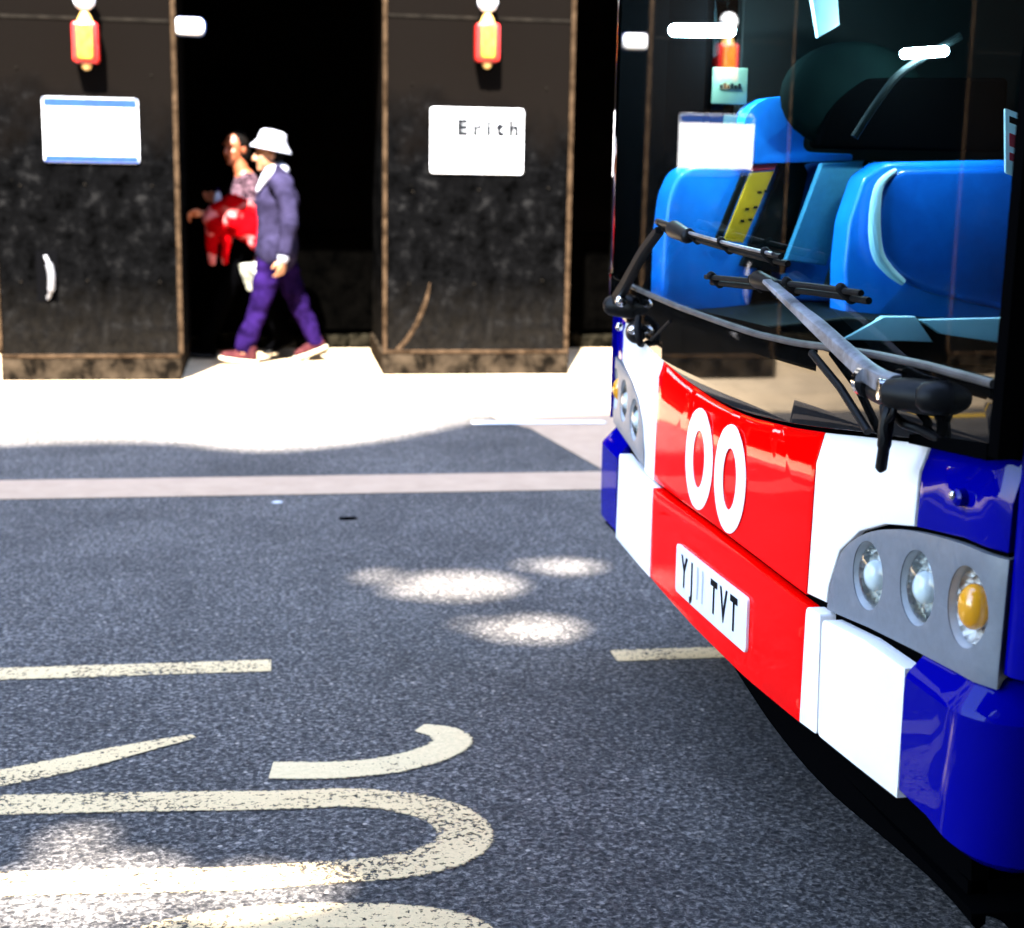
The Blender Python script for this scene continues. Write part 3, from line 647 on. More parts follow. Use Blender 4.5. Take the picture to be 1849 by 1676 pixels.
# bumper skins
rb = panel('bumper_centre', [between(BOT, SEAM, -0.470, 0.600, 0.0, -0.003)], bumpX, 0.0, 0.03, 'bus_red', bevel=0.006)
wn = between(BOT, [(0.60, 0.652), (0.68, 0.657)], 0.603, 0.680)
panel('bumper_white_strip', [rounded([(0.603, 0.434), (0.683, 0.441), (0.668, 0.655), (0.603, 0.651)], [0.004, 0.008, 0.008, 0.018])], bumpX, 0.001, 0.03, 'bus_white', bevel=0.007)
panel('bumper_white', [rounded([(0.690, 0.443), (0.85, 0.452), (0.999, 0.461), (0.996, 0.668), (0.85, 0.667), (0.678, 0.650)], [0.012, 0, 0.0, 0.0, 0, 0.02])], bumpX, 0.002, 0.03, 'bus_white', bevel=0.008)
panel('bumper_white', [rounded([(-0.474, 0.405), (-0.474, 0.630), (-0.62, 0.632), (-0.885, 0.645), (-0.895, 0.401)], [0, 0.02, 0, 0.03, 0.0])], bumpX, 0.001, 0.03, 'bus_white', bevel=0.008)
# blue bumper corners: a cross-section with a bright chamfered shoulder swept round the corner
def corner_bumper(side, ztop, name):
    path = []
    v = 1.001 if side > 0 else 0.90
    while v < 1.12: path.append((v, Vector((bumpX(v, .5), YC-side*v, 0)), nrm(bumpX, v*side, 0.5))); v += 0.03
    c = Vector((bumpX(1.12, .5) + 0.10, YC-side*1.12, 0)); a0 = math.atan2(1.12/24, 1)
    for k in range(10):
        a = a0 + (math.pi/2-a0)*k/9; n = Vector((-math.cos(a), -side*math.sin(a), 0)); path.append((1.12+0.1*math.sin(a), c + n*0.10, n))
    for xx in (1.2, 1.35, 1.5): path.append((1.22, Vector((xx, YC-side*1.22, 0)), Vector((0, -side, 0))))
    bm = bmesh.new(); prev = None; n = len(path)
    for i, (v, p, nn) in enumerate(path):
        zb = lerp(BOT, side*min(v, 1.22)); k = 1.0
        # profile: bottom inside -> bottom -> face -> chamfer -> top inside
        prf = [(-0.09, zb+0.01), (-0.02, zb), (0.0, zb+0.015), (0.003, zb+0.10), (0.003, ztop-0.052), (-0.002, ztop-0.042), (-0.034*k, ztop-0.008), (-0.042, ztop-0.001), (-0.09, ztop)]
        row = [bm.verts.new((p.x+nn.x*o, p.y+nn.y*o, z)) for o, z in prf]
        if prev:
            for j in range(len(row)-1): bm.faces.new((prev[j], prev[j+1], row[j+1], row[j]))
            bm.faces.new((prev[-1], prev[0], row[0], row[-1]))
        else: bm.faces.new(row)
        prev = row
    bm.faces.new(prev[::-1]); return finish(name, bm, 'bus_blue', bus, None, 24)
corner_bumper(1, 0.708, 'bumper_corner'); corner_bumper(-1, 0.675, 'bumper_corner')
# number plate on the bumper (slightly tilted, like the bumper line)
PV, PZ, TL = 0.058, 0.5145, 0.035
def rot2(p): return (PV + p[0] - p[1]*TL, PZ + p[1] + p[0]*TL)
pl = panel('number_plate', [[rot2(p) for p in rounded([(-0.258, -0.056), (0.258, -0.056), (0.258, 0.056), (-0.258, 0.056)], 0.012, 4)]], bumpX, 0.007, 0.006, 'plate', rb, 0.06, 0.002)
def plate_text(txt, x, m, size=0.098, sx=0.78):
    bm = text_mesh(txt, size, sx, 0.03)
    for v in bm.verts:
        q = rot2((v.co.x+x, v.co.y)); v.co = Vector((q[0], q[1], 0))
    return finish('plate_lettering', warp(bm, bumpX, 0.0078), m, pl, None, 0)
plate_text('Y', -0.185, 'ink'); plate_text('J', -0.122, 'ink'); plate_text('11', -0.058, 'grey_ink'); plate_text('T V T', 0.112, 'ink')

# headlamp clusters
LAMPS = [(0.800, 0.759, 0.0555, 0.0565), (0.965, 0.785, 0.0535, 0.0585), (1.107, 0.797, 0.0490, 0.0600)]
CL = [(0.655, 0.659), (0.659, 0.700), (0.693, 0.768), (0.762, 0.816), (0.848, 0.848), (0.956, 0.870), (1.085, 0.884), (1.176, 0.884), (1.176, 0.787), (1.176, 0.697), (1.101, 0.697), (0.969, 0.689), (0.818, 0.677), (0.69, 0.662)]
for s in (1, -1):
    dz = 0 if s > 0 else -0.012
    outl = [(s*a, b+dz) for a, b in CL]; outl = [(p.x, p.y) for p in spline([(a, b, 0) for a, b in outl[1:8]], 4)] + outl[8:] + outl[:1]
    cl = panel('headlamp_panel', [outl] + [ell(s*cx, cz+dz, rx, rz, 44) for cx, cz, rx, rz in LAMPS], upX, 0.002, 0.03, 'bus_grey', bus, 0.06, 0.003)
    for i, (cx, cz, rx, rz) in enumerate(LAMPS):
        cz = cz+dz
        # bowl: short tapering wall behind the hole
        bm = bmesh.new(); prev = None
        for k, (f, d) in enumerate(((1.0, 0.0), (0.985, -0.004), (0.945, -0.014), (0.91, -0.022), (0.90, -0.045))):
            row = [bm.verts.new(onS(upX, v, z, d)) for v, z in ell(s*cx, cz, rx*f, rz*f, 36)]
            if prev:
                for j in range(36): bm.faces.new((prev[j], prev[(j+1) % 36], row[(j+1) % 36], row[j]))
            prev = row
        hl = finish('headlamp', bm, 'bowl', cl)
        bm = bmesh.new(); prev = None
        for k in range(9):
            t = k/8; f = 0.90*(1-t*0.94); d = -0.010 - 0.026*math.sqrt(max(0, 1-f*f/0.72))
            row = [bm.verts.new(onS(upX, v, z, d)) for v, z in ell(s*cx, cz, rx*f, rz*f, 36)]
            if prev:
                for j in range(36): bm.faces.new((prev[j], prev[(j+1) % 36], row[(j+1) % 36], row[j]))
            prev = row
        bm.faces.new(prev); finish('reflector', bm, 'reflector', hl)
        bm = bmesh.new(); c = onS(upX, s*cx, cz, -0.012)
        if i == 2: ellipsoid(bm, c, (0.022, 0.027, 0.034)); finish('amber_bulb', bm, 'glass_bulb', hl)
        else: ellipsoid(bm, c, (0.018, 0.024, 0.026)); finish('bulb_cap', bm, 'globe', hl)
        if i < 2:
            bm = bmesh.new(); prev = None
            for k in range(7):
                a = k/6*math.pi/2; f = 0.90*math.cos(a)+0.001; d = -0.012 + 0.018*math.sin(a)
                row = [bm.verts.new(onS(upX, v, z, d)) for v, z in ell(s*cx, cz, rx*f, rz*f, 30)]
                if prev:
                    for j in range(30): bm.faces.new((prev[j], prev[(j+1) % 30], row[(j+1) % 30], row[j]))
                prev = row
            bm.faces.new(prev); finish('lens', bm, 'clear', hl)
# towing-eye stud on the blue panel
bm = bmesh.new(); tube(bm, [onS(upX, 1.075, 0.950, -0.005), onS(upX, 1.075, 0.950, 0.012), onS(upX, 1.075, 0.950, 0.016)], [0.013, 0.013, 0.008], 14); finish('latch_stud', bm, 'bus_blue', bus)
bm = bmesh.new(); ellipsoid(bm, onS(upX, 1.072, 0.953, 0.016), (0.006, 0.007, 0.007)); finish('stud_pin', bm, 'chrome', bus)

# glazing: gloss black valance below, seal line, clear windscreen above
panel('glass_valance', [between(WS, DL, -1.185, 1.185, 0.006, -0.004)], glassX, 0.0, 0.012, 'black_glass', bus, 0.05, 0.002, 60)
bm = bmesh.new(); tube(bm, [onS(glassX, v, z, 0.004) for v, z in curve_pts(DL, -0.90, 1.18, 0.04)], 0.0065, 10); finish('windscreen_seal', bm, 'seal', bus)
bm = bmesh.new(); prev = None
NV, NZ = 60, 28
for i in range(NV+1):
    v = -1.195 + 2.395*i/NV; z0 = lerp(DL, v)+0.003; row = [bm.verts.new(onS(glassX, v, z0 + (2.36-z0)*j/NZ)) for j in range(NZ+1)]
    if prev:
        for j in range(NZ): bm.faces.new((prev[j], prev[j+1], row[j+1], row[j]))
    prev = row
finish('windscreen', bm, 'windscreen', bus, None, 80)
bm = slab2d([[(1.178, 1.03), (1.205, 1.03), (1.21, 2.36), (1.188, 2.36)]], 0.03, 0.05, 0.003); finish('screen_edge', warp(bm, glassX, 0.003), 'matte_black', bus)
bm = slab2d([[(0.94, 1.004), (1.176, 1.024), (1.176, 1.047), (0.94, 1.018)]], 0.02, 0.05, 0.003); finish('screen_edge', warp(bm, glassX, 0.004), 'matte_black', bus)
# corner posts (plan profile extruded)
def post(side, z0, z1, name, m='bus_blue'):
    xs = [(upX(1.18, .7)+0.004, 1.18)]; c = (xs[0][0]+0.045, 1.178)
    pts = [(c[0]-0.045*math.cos(a), c[1]+0.042*math.sin(a)) for a in [k*math.pi/16 for k in range(9)]] + [(1.22, HW), (1.22, HW-0.06), (c[0]+0.01, HW-0.06)]
    bm = slab2d([[(x, side*v) for x, v in pts]], z1-z0, None, 0.0)
    for p in bm.verts: p.co = Vector((p.co.x, YC-p.co.y, z0+p.co.z))
    return finish(name, bm, m, bus, None, 40)
post(1, 0.72, 2.40, 'corner_post')
bm = slab2d([[(-1.188, 1.07), (-1.150, 1.07), (-1.150, 2.36), (-1.188, 2.36)]], 0.26, 0.05); finish('post_lining', warp(bm, glassX, -0.006), 'matte_black', bus)
bm = slab2d([[(0.978, -1.186), (0.990, -1.205), (1.02, HW*-1), (1.222, -HW), (1.222, -1.184), (1.0, -1.182)]], 1.71, None)
for p in bm.verts: p.co = Vector((p.co.x, YC-p.co.y, 0.69+p.co.z))
finish('corner_post', bm, 'bus_blue', bus)
# body behind
LX = 8.9
for s, nm in ((1, 'nearside'), (-1, 'offside')):
    y0, y1 = (YC-HW, YC-HW+0.05) if s > 0 else (YC+HW-0.05, YC+HW)
    bm = bmesh.new()
    segs = [(1.222, 1.30), (2.35, 2.62), (3.42, 6.4), (7.2, LX)] if s > 0 else [(1.222, 2.62), (3.42, 6.4), (7.2, LX)]
    for a, b in segs: box(bm, a, b, y0, y1, 0.32 if a > 1.23 else 0.712, 1.06)
    for a, b in ((2.62, 3.42), (6.4, 7.2)): box(bm, a, b, y0, y1, 0.88, 1.06)
    finish('side_panel', bm, 'bus_blue', bus)
    for xx in (2.30, 3.55, 4.85, 6.15, 7.45, 8.78): boxo('window_pillar', (xx, xx+0.10, y0, y1, 1.061, 2.33), 'black_plastic', bus)
    for a, b in ((1.225, 2.30), (2.40, 3.55), (3.65, 4.85), (4.95, 6.15), (6.25, 7.45), (7.55, 8.78)):
        if s > 0 and a < 2: continue
        boxo('side_window', (a, b, y0+0.02, y0+0.026, 1.062, 2.33), 'sideglass', bus)
    boxo('cant_rail', (1.222, LX, y0, y1, 2.331, 2.52), 'bus_white', bus)
# passenger door (nearside, ahead of the front wheel)
bm = bmesh.new()
for a, b in ((1.302, 1.35), (1.80, 1.85), (2.295, 2.345)): box(bm, a, b, YC-HW+0.005, YC-HW+0.045, 0.34, 2.33)
for a, b in ((1.351, 1.799), (1.851, 2.294)):
    box(bm, a, b, YC-HW+0.005, YC-HW+0.045, 0.34, 0.42); box(bm, a, b, YC-HW+0.005, YC-HW+0.045, 2.25, 2.33)
dr = finish('door', bm, 'black_plastic', bus)
for a, b in ((1.352, 1.798), (1.852, 2.293)): boxo('door_glass', (a, b, YC-HW+0.02, YC-HW+0.026, 0.421, 2.249), 'sideglass', dr)
boxo('roof', (1.16, LX, YC-HW+0.052, YC+HW-0.052, 2.45, 2.60), 'bus_white', bus, 0.03)
bm = slab2d([[(-1.17, 2.365), (1.17, 2.365), (1.17, 2.60), (-1.17, 2.60)]], 0.08, 0.06, 0.01); finish('destination_panel', warp(bm, glassX, 0.0), 'bus_white', bus)
boxo('shade_shield', (1.48, 1.53, YC-1.12, YC+1.12, 0.05, 0.27), 'matte_black', bus, 0.01)  # added black slab that stops light reaching under the bus
boxo('rear_panel', (LX, LX+0.06, YC-HW, YC+HW, 0.35, 2.52), 'bus_blue', bus)
boxo('shade_undertray', (0.99, 1.12, YC-1.15, YC+1.15, 0.375, 0.395), 'matte_black', bus)  # added black strip to darken the gap below the bumper
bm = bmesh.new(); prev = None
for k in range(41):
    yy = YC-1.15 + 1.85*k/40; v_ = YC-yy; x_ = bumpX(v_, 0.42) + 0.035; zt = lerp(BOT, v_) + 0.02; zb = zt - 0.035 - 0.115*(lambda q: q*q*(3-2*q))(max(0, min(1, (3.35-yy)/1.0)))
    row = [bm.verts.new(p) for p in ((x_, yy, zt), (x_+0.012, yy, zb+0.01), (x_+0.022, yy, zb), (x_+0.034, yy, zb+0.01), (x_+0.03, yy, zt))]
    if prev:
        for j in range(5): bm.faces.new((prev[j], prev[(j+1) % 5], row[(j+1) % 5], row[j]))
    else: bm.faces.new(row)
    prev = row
bm.faces.new(prev[::-1]); finish('shade_lip', bm, 'matte_black', bus)  # added black lip standing in for the deep shadow below the bumper
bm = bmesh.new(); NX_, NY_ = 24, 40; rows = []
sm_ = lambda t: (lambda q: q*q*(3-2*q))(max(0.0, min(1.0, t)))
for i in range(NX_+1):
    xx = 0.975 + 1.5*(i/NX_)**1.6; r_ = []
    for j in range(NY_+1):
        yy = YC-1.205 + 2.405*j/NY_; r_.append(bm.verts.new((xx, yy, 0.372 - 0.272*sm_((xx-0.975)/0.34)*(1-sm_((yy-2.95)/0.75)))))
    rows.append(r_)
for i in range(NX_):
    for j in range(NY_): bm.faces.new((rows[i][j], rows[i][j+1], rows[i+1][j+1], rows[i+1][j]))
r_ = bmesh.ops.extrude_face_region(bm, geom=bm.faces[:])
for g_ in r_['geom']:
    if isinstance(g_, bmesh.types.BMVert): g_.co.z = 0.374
finish('shade_belly', bm, 'matte_black', bus)  # added low black belly, shaped to deepen the shade under the bus
boxo('floor', (1.12, LX, YC-HW+0.055, YC+HW-0.055, 0.27, 0.36), 'matte_black', bus)
bm = bmesh.new(); box(bm, 1.13, 1.20, YC-1.05, YC+1.05, 0.361, 0.93); finish('front_bulkhead', bm, 'matte_black', bus)
for xx in (3.02, 6.8):
    for s in (1, -1):
        bm = bmesh.new(); yy = YC - s*(HW-0.16)
        prof_t = [(0.24, -0.12), (0.40, -0.13), (0.43, -0.09), (0.435, 0.0), (0.43, 0.09), (0.40, 0.13), (0.24, 0.12)]; prev = None; first = None
        for k in range(41):
            a = 2*math.pi*k/40; row = [bm.verts.new((xx+r*math.cos(a), yy+h, 0.435+r*math.sin(a))) for r, h in prof_t]
            if prev:
                for j in range(len(row)-1): bm.faces.new((prev[j], prev[j+1], row[j+1], row[j]))
            prev = row
        bmesh.ops.remove_doubles(bm, verts=bm.verts[:], dist=1e-5)
        wh = finish('wheel', bm, 'rubber', bus)
        bm = bmesh.new(); bmesh.ops.create_cone(bm, cap_ends=True, segments=28, radius1=0.245, radius2=0.20, depth=0.20, matrix=Matrix.Translation((xx, yy-s*0.01, 0.435)) @ Matrix.Rotation(rad(90)*s, 4, 'X')); finish('hub', bm, 'alu', wh)

# wipers
def wiper(arm, arm_r, blade, m_arm):
    bm = bmesh.new(); pts = spline(arm, 6); n = len(pts)
    # flat tapering arm: section taller than thick
    prev = None
    for i, p in enumerate(pts):
        d = (pts[min(i+1, n-1)]-pts[max(i-1, 0)]).normalized(); o = Vector((-1, 0, 0)); u = d.cross(o).normalized(); r = arm_r[0] + (arm_r[1]-arm_r[0])*i/(n-1)
        row = [bm.verts.new(p + u*a*r + o*b) for a, b in ((-1, 0), (-0.75, 0.009), (0.75, 0.009), (1, 0), (1, -0.012), (-1, -0.012))]
        if prev:
            for j in range(6): bm.faces.new((prev[j], prev[(j+1) % 6], row[(j+1) % 6], row[j]))
        else: bm.faces.new(row)
        prev = row
    bm.faces.new(prev[::-1]); ao = finish('wiper_arm', bm, m_arm, bus, None, 30, 0.0015)
    bm = bmesh.new(); bp = spline(blade, 8); tube(bm, bp, 0.0055, 8)
    tube(bm, [p + Vector((0.014, 0, -0.012)) for p in bp], 0.006, 8)
    mid = bp[len(bp)//3]
    for f in (0.12, 0.38, 0.62, 0.88):
        q = bp[int(f*(len(bp)-1))]; capsule(bm, q + Vector((-0.004, 0, 0.004)), q + Vector((0.016, 0, -0.014)), 0.009, 0.009, seg=8)
    finish('wiper_blade', bm, 'rubber', ao)
    return ao
a1 = wiper([(0.914, 2.085, 1.090), (0.910, 2.18, 1.099), (0.903, 2.386, 1.148), (0.901, 2.477, 1.168), (0.898, 2.637, 1.205)], (0.019, 0.0045), [(0.913, 3.077, 1.181), (0.915, 2.802, 1.194), (0.921, 2.512, 1.208), (0.930, 2.270, 1.214)], 'alu')
bm = bmesh.new(); capsule(bm, (0.905, 2.71, 1.203), (0.912, 2.62, 1.197), 0.017, 0.012); finish('blade_joint', bm, 'black_plastic', a1)
bm = bmesh.new()
tube(bm, [(0.975, 1.985, 1.088), (0.938, 1.995, 1.088), (0.922, 2.002, 1.088), (0.914, 2.005, 1.088)], [0.027, 0.025, 0.021, 0.012], 20)
tube(bm, [(0.955, 2.02, 1.083), (0.918, 2.06, 1.083), (0.905, 2.08, 1.083), (0.900, 2.088, 1.083)], [0.027, 0.025, 0.021, 0.012], 20)
tube(bm, [(0.925, 2.10, 1.074), (0.925, 2.165, 1.076), (0.925, 2.17, 1.076)], [0.022, 0.022, 0.014], 14)
capsule(bm, (0.945, 2.02, 1.078), (0.93, 2.08, 1.08), 0.019, 0.021)
finish('wiper_pivot', bm, 'black_plastic', a1)
bm = bmesh.new(); tube(bm, [(0.915, 2.175, 1.085), (0.915, 2.19, 1.085)], 0.026, 16); finish('pivot_cap', bm, 'chrome', a1)
bm = bmesh.new(); tube(bm, [(0.902, 2.09, 1.086), (0.893, 2.092, 1.086)], 0.016, 14); finish('pivot_cap', bm, 'chrome', a1)
bm = bmesh.new(); tube(bm, spline([(0.914, 2.088, 1.068), (0.905, 2.080, 1.041), (0.904, 2.082, 0.998), (0.908, 2.098, 0.959)], 8), [0.012]*8+[0.011]*8+[0.009]*7+[0.006, 0.003])
tube(bm, spline([(0.925, 2.13, 1.052), (0.930, 2.08, 1.037), (0.945, 2.053, 1.032), (0.957, 1.987, 1.024), (0.975, 1.90, 1.022)], 6), 0.007)
tube(bm, spline([(0.905, 2.10, 1.06), (0.902, 2.08, 1.04), (0.905, 2.06, 1.055), (0.91, 2.065, 1.075)], 6), 0.005)
finish('washer_hose', bm, 'black_plastic', a1)
bm = bmesh.new(); tube(bm, [(0.925, 2.46, 1.095), (0.930, 2.333, 1.053), (0.938, 2.225, 0.998)], 0.007); finish('tie_rod', bm, 'black_plastic', a1)
a2 = wiper([(0.905, 3.93, 1.040), (0.905, 3.80, 1.10), (0.903, 3.594, 1.204), (0.900, 3.433, 1.264)], (0.020, 0.009), [(0.896, 3.43, 1.279), (0.895, 3.183, 1.269), (0.895, 2.825, 1.258), (0.899, 2.572, 1.253)], 'black_plastic')
bm = bmesh.new(); tube(bm, [(0.891, 3.415, 1.284), (0.889, 3.27, 1.279)], [0.007, 0.006]); capsule(bm, (0.892, 3.27, 1.272), (0.892, 3.16, 1.262), 0.020, 0.016); finish('blade_joint', bm, 'black_plastic', a2)
bm = bmesh.new(); prev = None
tube(bm, [p + Vector((-0.0052, 0, 0.003)) for p in spline([(0.896, 3.43, 1.279), (0.895, 3.183, 1.269), (0.895, 2.825, 1.258), (0.899, 2.60, 1.2535)], 8)], 0.0035, 8); finish('blade_edge_strip', bm, 'alu', a2)
bm = bmesh.new(); capsule(bm, (0.955, 3.86, 1.045), (0.905, 3.90, 1.045), 0.035, 0.028); ellipsoid(bm, (0.945, 3.79, 0.985), (0.03, 0.05, 0.03)); finish('wiper_pivot', bm, 'black_plastic', a2)
for cc, rr in (((0.905, 3.815, 1.065), (0.016, 0.016, 0.016)), ((0.922, 3.74, 0.998), (0.016, 0.02, 0.013)), ((0.93, 3.93, 0.985), (0.01, 0.012, 0.012))):
    bm = bmesh.new(); ellipsoid(bm, cc, rr); finish('pivot_cap', bm, 'chrome', a2)
bm = bmesh.new(); tube(bm, spline([(0.93, 3.72, 1.03), (0.915, 3.67, 1.01), (0.92, 3.66, 0.975), (0.935, 3.70, 0.965)], 6), 0.009); finish('washer_hose', bm, 'rubber', a2)
bm = bmesh.new(); tube(bm, [(0.94, 3.62, 0.985), (0.94, 3.45, 1.05)], 0.004); finish('tie_rod', bm, 'black_plastic', a2)

# cab interior seen through the windscreen
def slabY(name, pts, y, thick, m, r=0.0, bevel=0.012, parent=bus, holes=()):
    """upright moulded slab facing the nearside; pts are (X, Z)"""
    bm = slab2d([rounded(pts, r, 6) if r else pts] + list(holes), thick, None, bevel)
    bm.transform(Matrix(((1, 0, 0, 0), (0, 0, 1, y), (0, 1, 0, 0), (0, 0, 0, 1)))); return finish(name, bm, m, parent, None, 40)
cp = slabY('cab_panel', [(1.05, 1.02), (1.05, 1.237), (1.060, 1.339), (1.088, 1.398), (1.136, 1.421), (1.370, 1.429), (1.30, 1.02)], 3.95, 0.12, 'blue_seat', 0.03, 0.02)
slabY('instruction_card', [(1.207, 1.219), (1.261, 1.212), (1.338, 1.404), (1.272, 1.398)], 3.915, 0.012, 'notice_yellow', 0, 0.002, cp)
slabY('card_heading', [(1.274, 1.402), (1.339, 1.408), (1.347, 1.425), (1.281, 1.418)], 3.915, 0.012, 'red_ink', 0, 0.002, cp)
slabY('card_edge', [(1.185, 1.222), (1.203, 1.219), (1.268, 1.398), (1.252, 1.40)], 3.92, 0.012, 'cab_dark', 0, 0.002, cp)
bm = bmesh.new()
for (xx, zz) in ((1.262, 1.30), (1.285, 1.305), (1.25, 1.268), (1.272, 1.272), (1.295, 1.345), (1.312, 1.348)): box(bm, xx, xx+0.010, 3.911, 3.914, zz, zz+0.006)
finish('card_print', bm, 'ink', cp)
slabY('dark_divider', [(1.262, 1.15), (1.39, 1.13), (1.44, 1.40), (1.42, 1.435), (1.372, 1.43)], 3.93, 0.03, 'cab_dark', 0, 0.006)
slabY('cab_panel', [(1.395, 1.05), (1.399, 1.27), (1.432, 1.389), (1.492, 1.432), (1.603, 1.434), (1.56, 1.05)], 3.97, 0.10, 'blue_seat', 0.03, 0.02)
slabY('fabric_strip', [(1.362, 1.171), (1.474, 1.158), (1.565, 1.436), (1.447, 1.426)], 3.85, 0.025, 'teal_strip', 0, 0.004)
slabY('dark_divider', [(1.484, 1.10), (1.51, 1.10), (1.60, 1.436), (1.572, 1.436)], 3.86, 0.03, 'cab_dark', 0, 0.006)
bigp = slabY('cab_door_panel', [(1.478, 0.95), (1.466, 1.167), (1.472, 1.28), (1.506, 1.393), (1.561, 1.431), (1.93, 1.444), (1.93, 0.95)], 3.70, 0.10, 'blue_seat', 0.02, 0.018)
# raised moulding on the door panel; a pale tube paints its edge highlight
bm = slab2d([rounded([(1.93, 1.425), (1.575, 1.415), (1.535, 1.37), (1.527, 1.284), (1.540, 1.205), (1.575, 1.165), (1.62, 1.13), (1.70, 1.098), (1.93, 1.05)], 0.03, 6)], 0.06, None, 0.03)
bm.transform(Matrix(((1, 0, 0, 0), (0, 0, 1, 3.655), (0, 1, 0, 0), (0, 0, 0, 1)))); finish('door_moulding', bm, 'blue_deep', bigp, None, 60)
bm = bmesh.new(); tube(bm, spline([(1.572, 3.66, 1.412), (1.528, 3.655, 1.37), (1.520, 3.652, 1.284), (1.533, 3.652, 1.205), (1.566, 3.655, 1.162), (1.61, 3.655, 1.128)], 6), [0.004 + 0.012*math.sin(math.pi*min(1, (k_+1)/34))**0.8 for k_ in range(31)], 10); finish('moulding_highlight', bm, 'pale_cyan', bigp)
slabY('headrest', [(1.235, 1.42), (1.246, 1.545), (1.266, 1.573), (1.303, 1.593), (1.475, 1.614), (1.437, 1.578), (1.414, 1.52), (1.409, 1.469), (1.425, 1.455), (1.55, 1.452), (1.55, 1.435)], 3.90, 0.10, 'blue_seat', 0.01, 0.012)
slabY('monitor', [(1.420, 1.465), (1.418, 1.50), (1.43, 1.545), (1.465, 1.600), (1.528, 1.646), (1.93, 1.656), (1.93, 1.465)], 3.80, 0.08, 'matte_black', 0.02, 0.01)
bm = bmesh.new(); ellipsoid(bm, (1.52, 3.85, 1.60), (0.20, 0.05, 0.14)); finish('seat_hood', bm, 'hood_dark', bus)
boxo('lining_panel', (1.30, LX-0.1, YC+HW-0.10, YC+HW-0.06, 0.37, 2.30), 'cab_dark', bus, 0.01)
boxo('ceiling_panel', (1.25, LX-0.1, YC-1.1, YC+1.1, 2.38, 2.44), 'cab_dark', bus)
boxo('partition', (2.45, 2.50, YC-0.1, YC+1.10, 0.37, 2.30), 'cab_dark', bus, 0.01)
for lbl, y, pts in (('card_holder', 3.96, [(1.172, 1.577), (1.267, 1.577), (1.267, 1.672), (1.172, 1.672)]), ('card_holder', 3.97, [(1.21, 1.475), (1.264, 1.475), (1.264, 1.55), (1.21, 1.55)])):
    h = slabY(lbl, pts, y, 0.012, 'pale_green', 0.004, 0.002)
    bm = bmesh.new(); xa = pts[0][0]; za = pts[0][1]
    for k in range(6): box(bm, xa+0.018+k*0.010, xa+0.025+k*0.010, y-0.004, y-0.001, za+0.040, za+0.050 + 0.004*(k % 2))
    finish('card_print', bm, 'cab_dark', h)
wn_ = slabY('window_notice', [(1.317, 1.522), (1.440, 1.482), (1.452, 1.365), (1.328, 1.407)], 2.60, 0.006, 'decal', 0.004, 0.001)
for nm_, q0, q1, m_ in (('notice_heading', 0.10, 0.20, 'ink'), ('red_print', 0.36, 0.56, 'red_ink'), ('red_print', 0.66, 0.78, 'red_ink')):
    A_, B_, C_, D_ = [Vector(p) for p in ((1.317, 1.522), (1.440, 1.482), (1.452, 1.365), (1.328, 1.407))]
    for u0, u1 in ((0.06, 0.20), (0.26, 0.44), (0.50, 0.90)):
        bl_ = lambda u, t: tuple((A_*(1-u) + B_*u)*(1-t) + (D_*(1-u) + C_*u)*t)
        slabY(nm_, [bl_(u0, q1), bl_(u1, q1), bl_(u1, q0), bl_(u0, q0)], 2.597, 0.002, m_, 0, 0, wn_)
slabY('dashboard_top', [(1.02, 1.02), (1.21, 1.035), (1.40, 1.055), (1.93, 1.02), (1.93, 0.93), (1.02, 0.93)], 3.5, 0.5, 'cab_dark', 0, 0.01)
slabY('dash_lit_patch', [(1.389, 1.000), (1.493, 1.057), (1.575, 1.057), (1.628, 0.993)], 3.49, 0.02, 'pale_cyan', 0, 0.003)  # pale pieces paint the skylit areas of the dash top
slabY('dash_lit_patch', [(1.585, 1.05), (1.64, 1.015), (1.85, 0.985), (1.85, 1.056)], 3.48, 0.02, 'pale_cyan', 0, 0.003)
for nm, y, (xa, za), (xb, zb), r in (('strip_light', 3.9, (1.045, 1.757), (1.192, 1.761), 0.017), ('strip_light', 3.6, (1.550, 1.692), (1.650, 1.701), 0.013)):
    bm = bmesh.new(); capsule(bm, (xa, y, za), (xb, y, zb), r, r); finish(nm, bm, 'tube', bus)
slabY('roof_hatch_light', [(1.315, 1.93), (1.394, 1.93), (1.415, 1.765), (1.362, 1.733)], 3.7, 0.02, 'pale_cyan', 0, 0.003)
bm = bmesh.new(); tube(bm, spline([(1.44, 3.62, 1.49), (1.50, 3.62, 1.585), (1.56, 3.62, 1.655), (1.70, 3.62, 1.74)], 5), 0.010); finish('grab_rail', bm, 'cab_dark', bus)

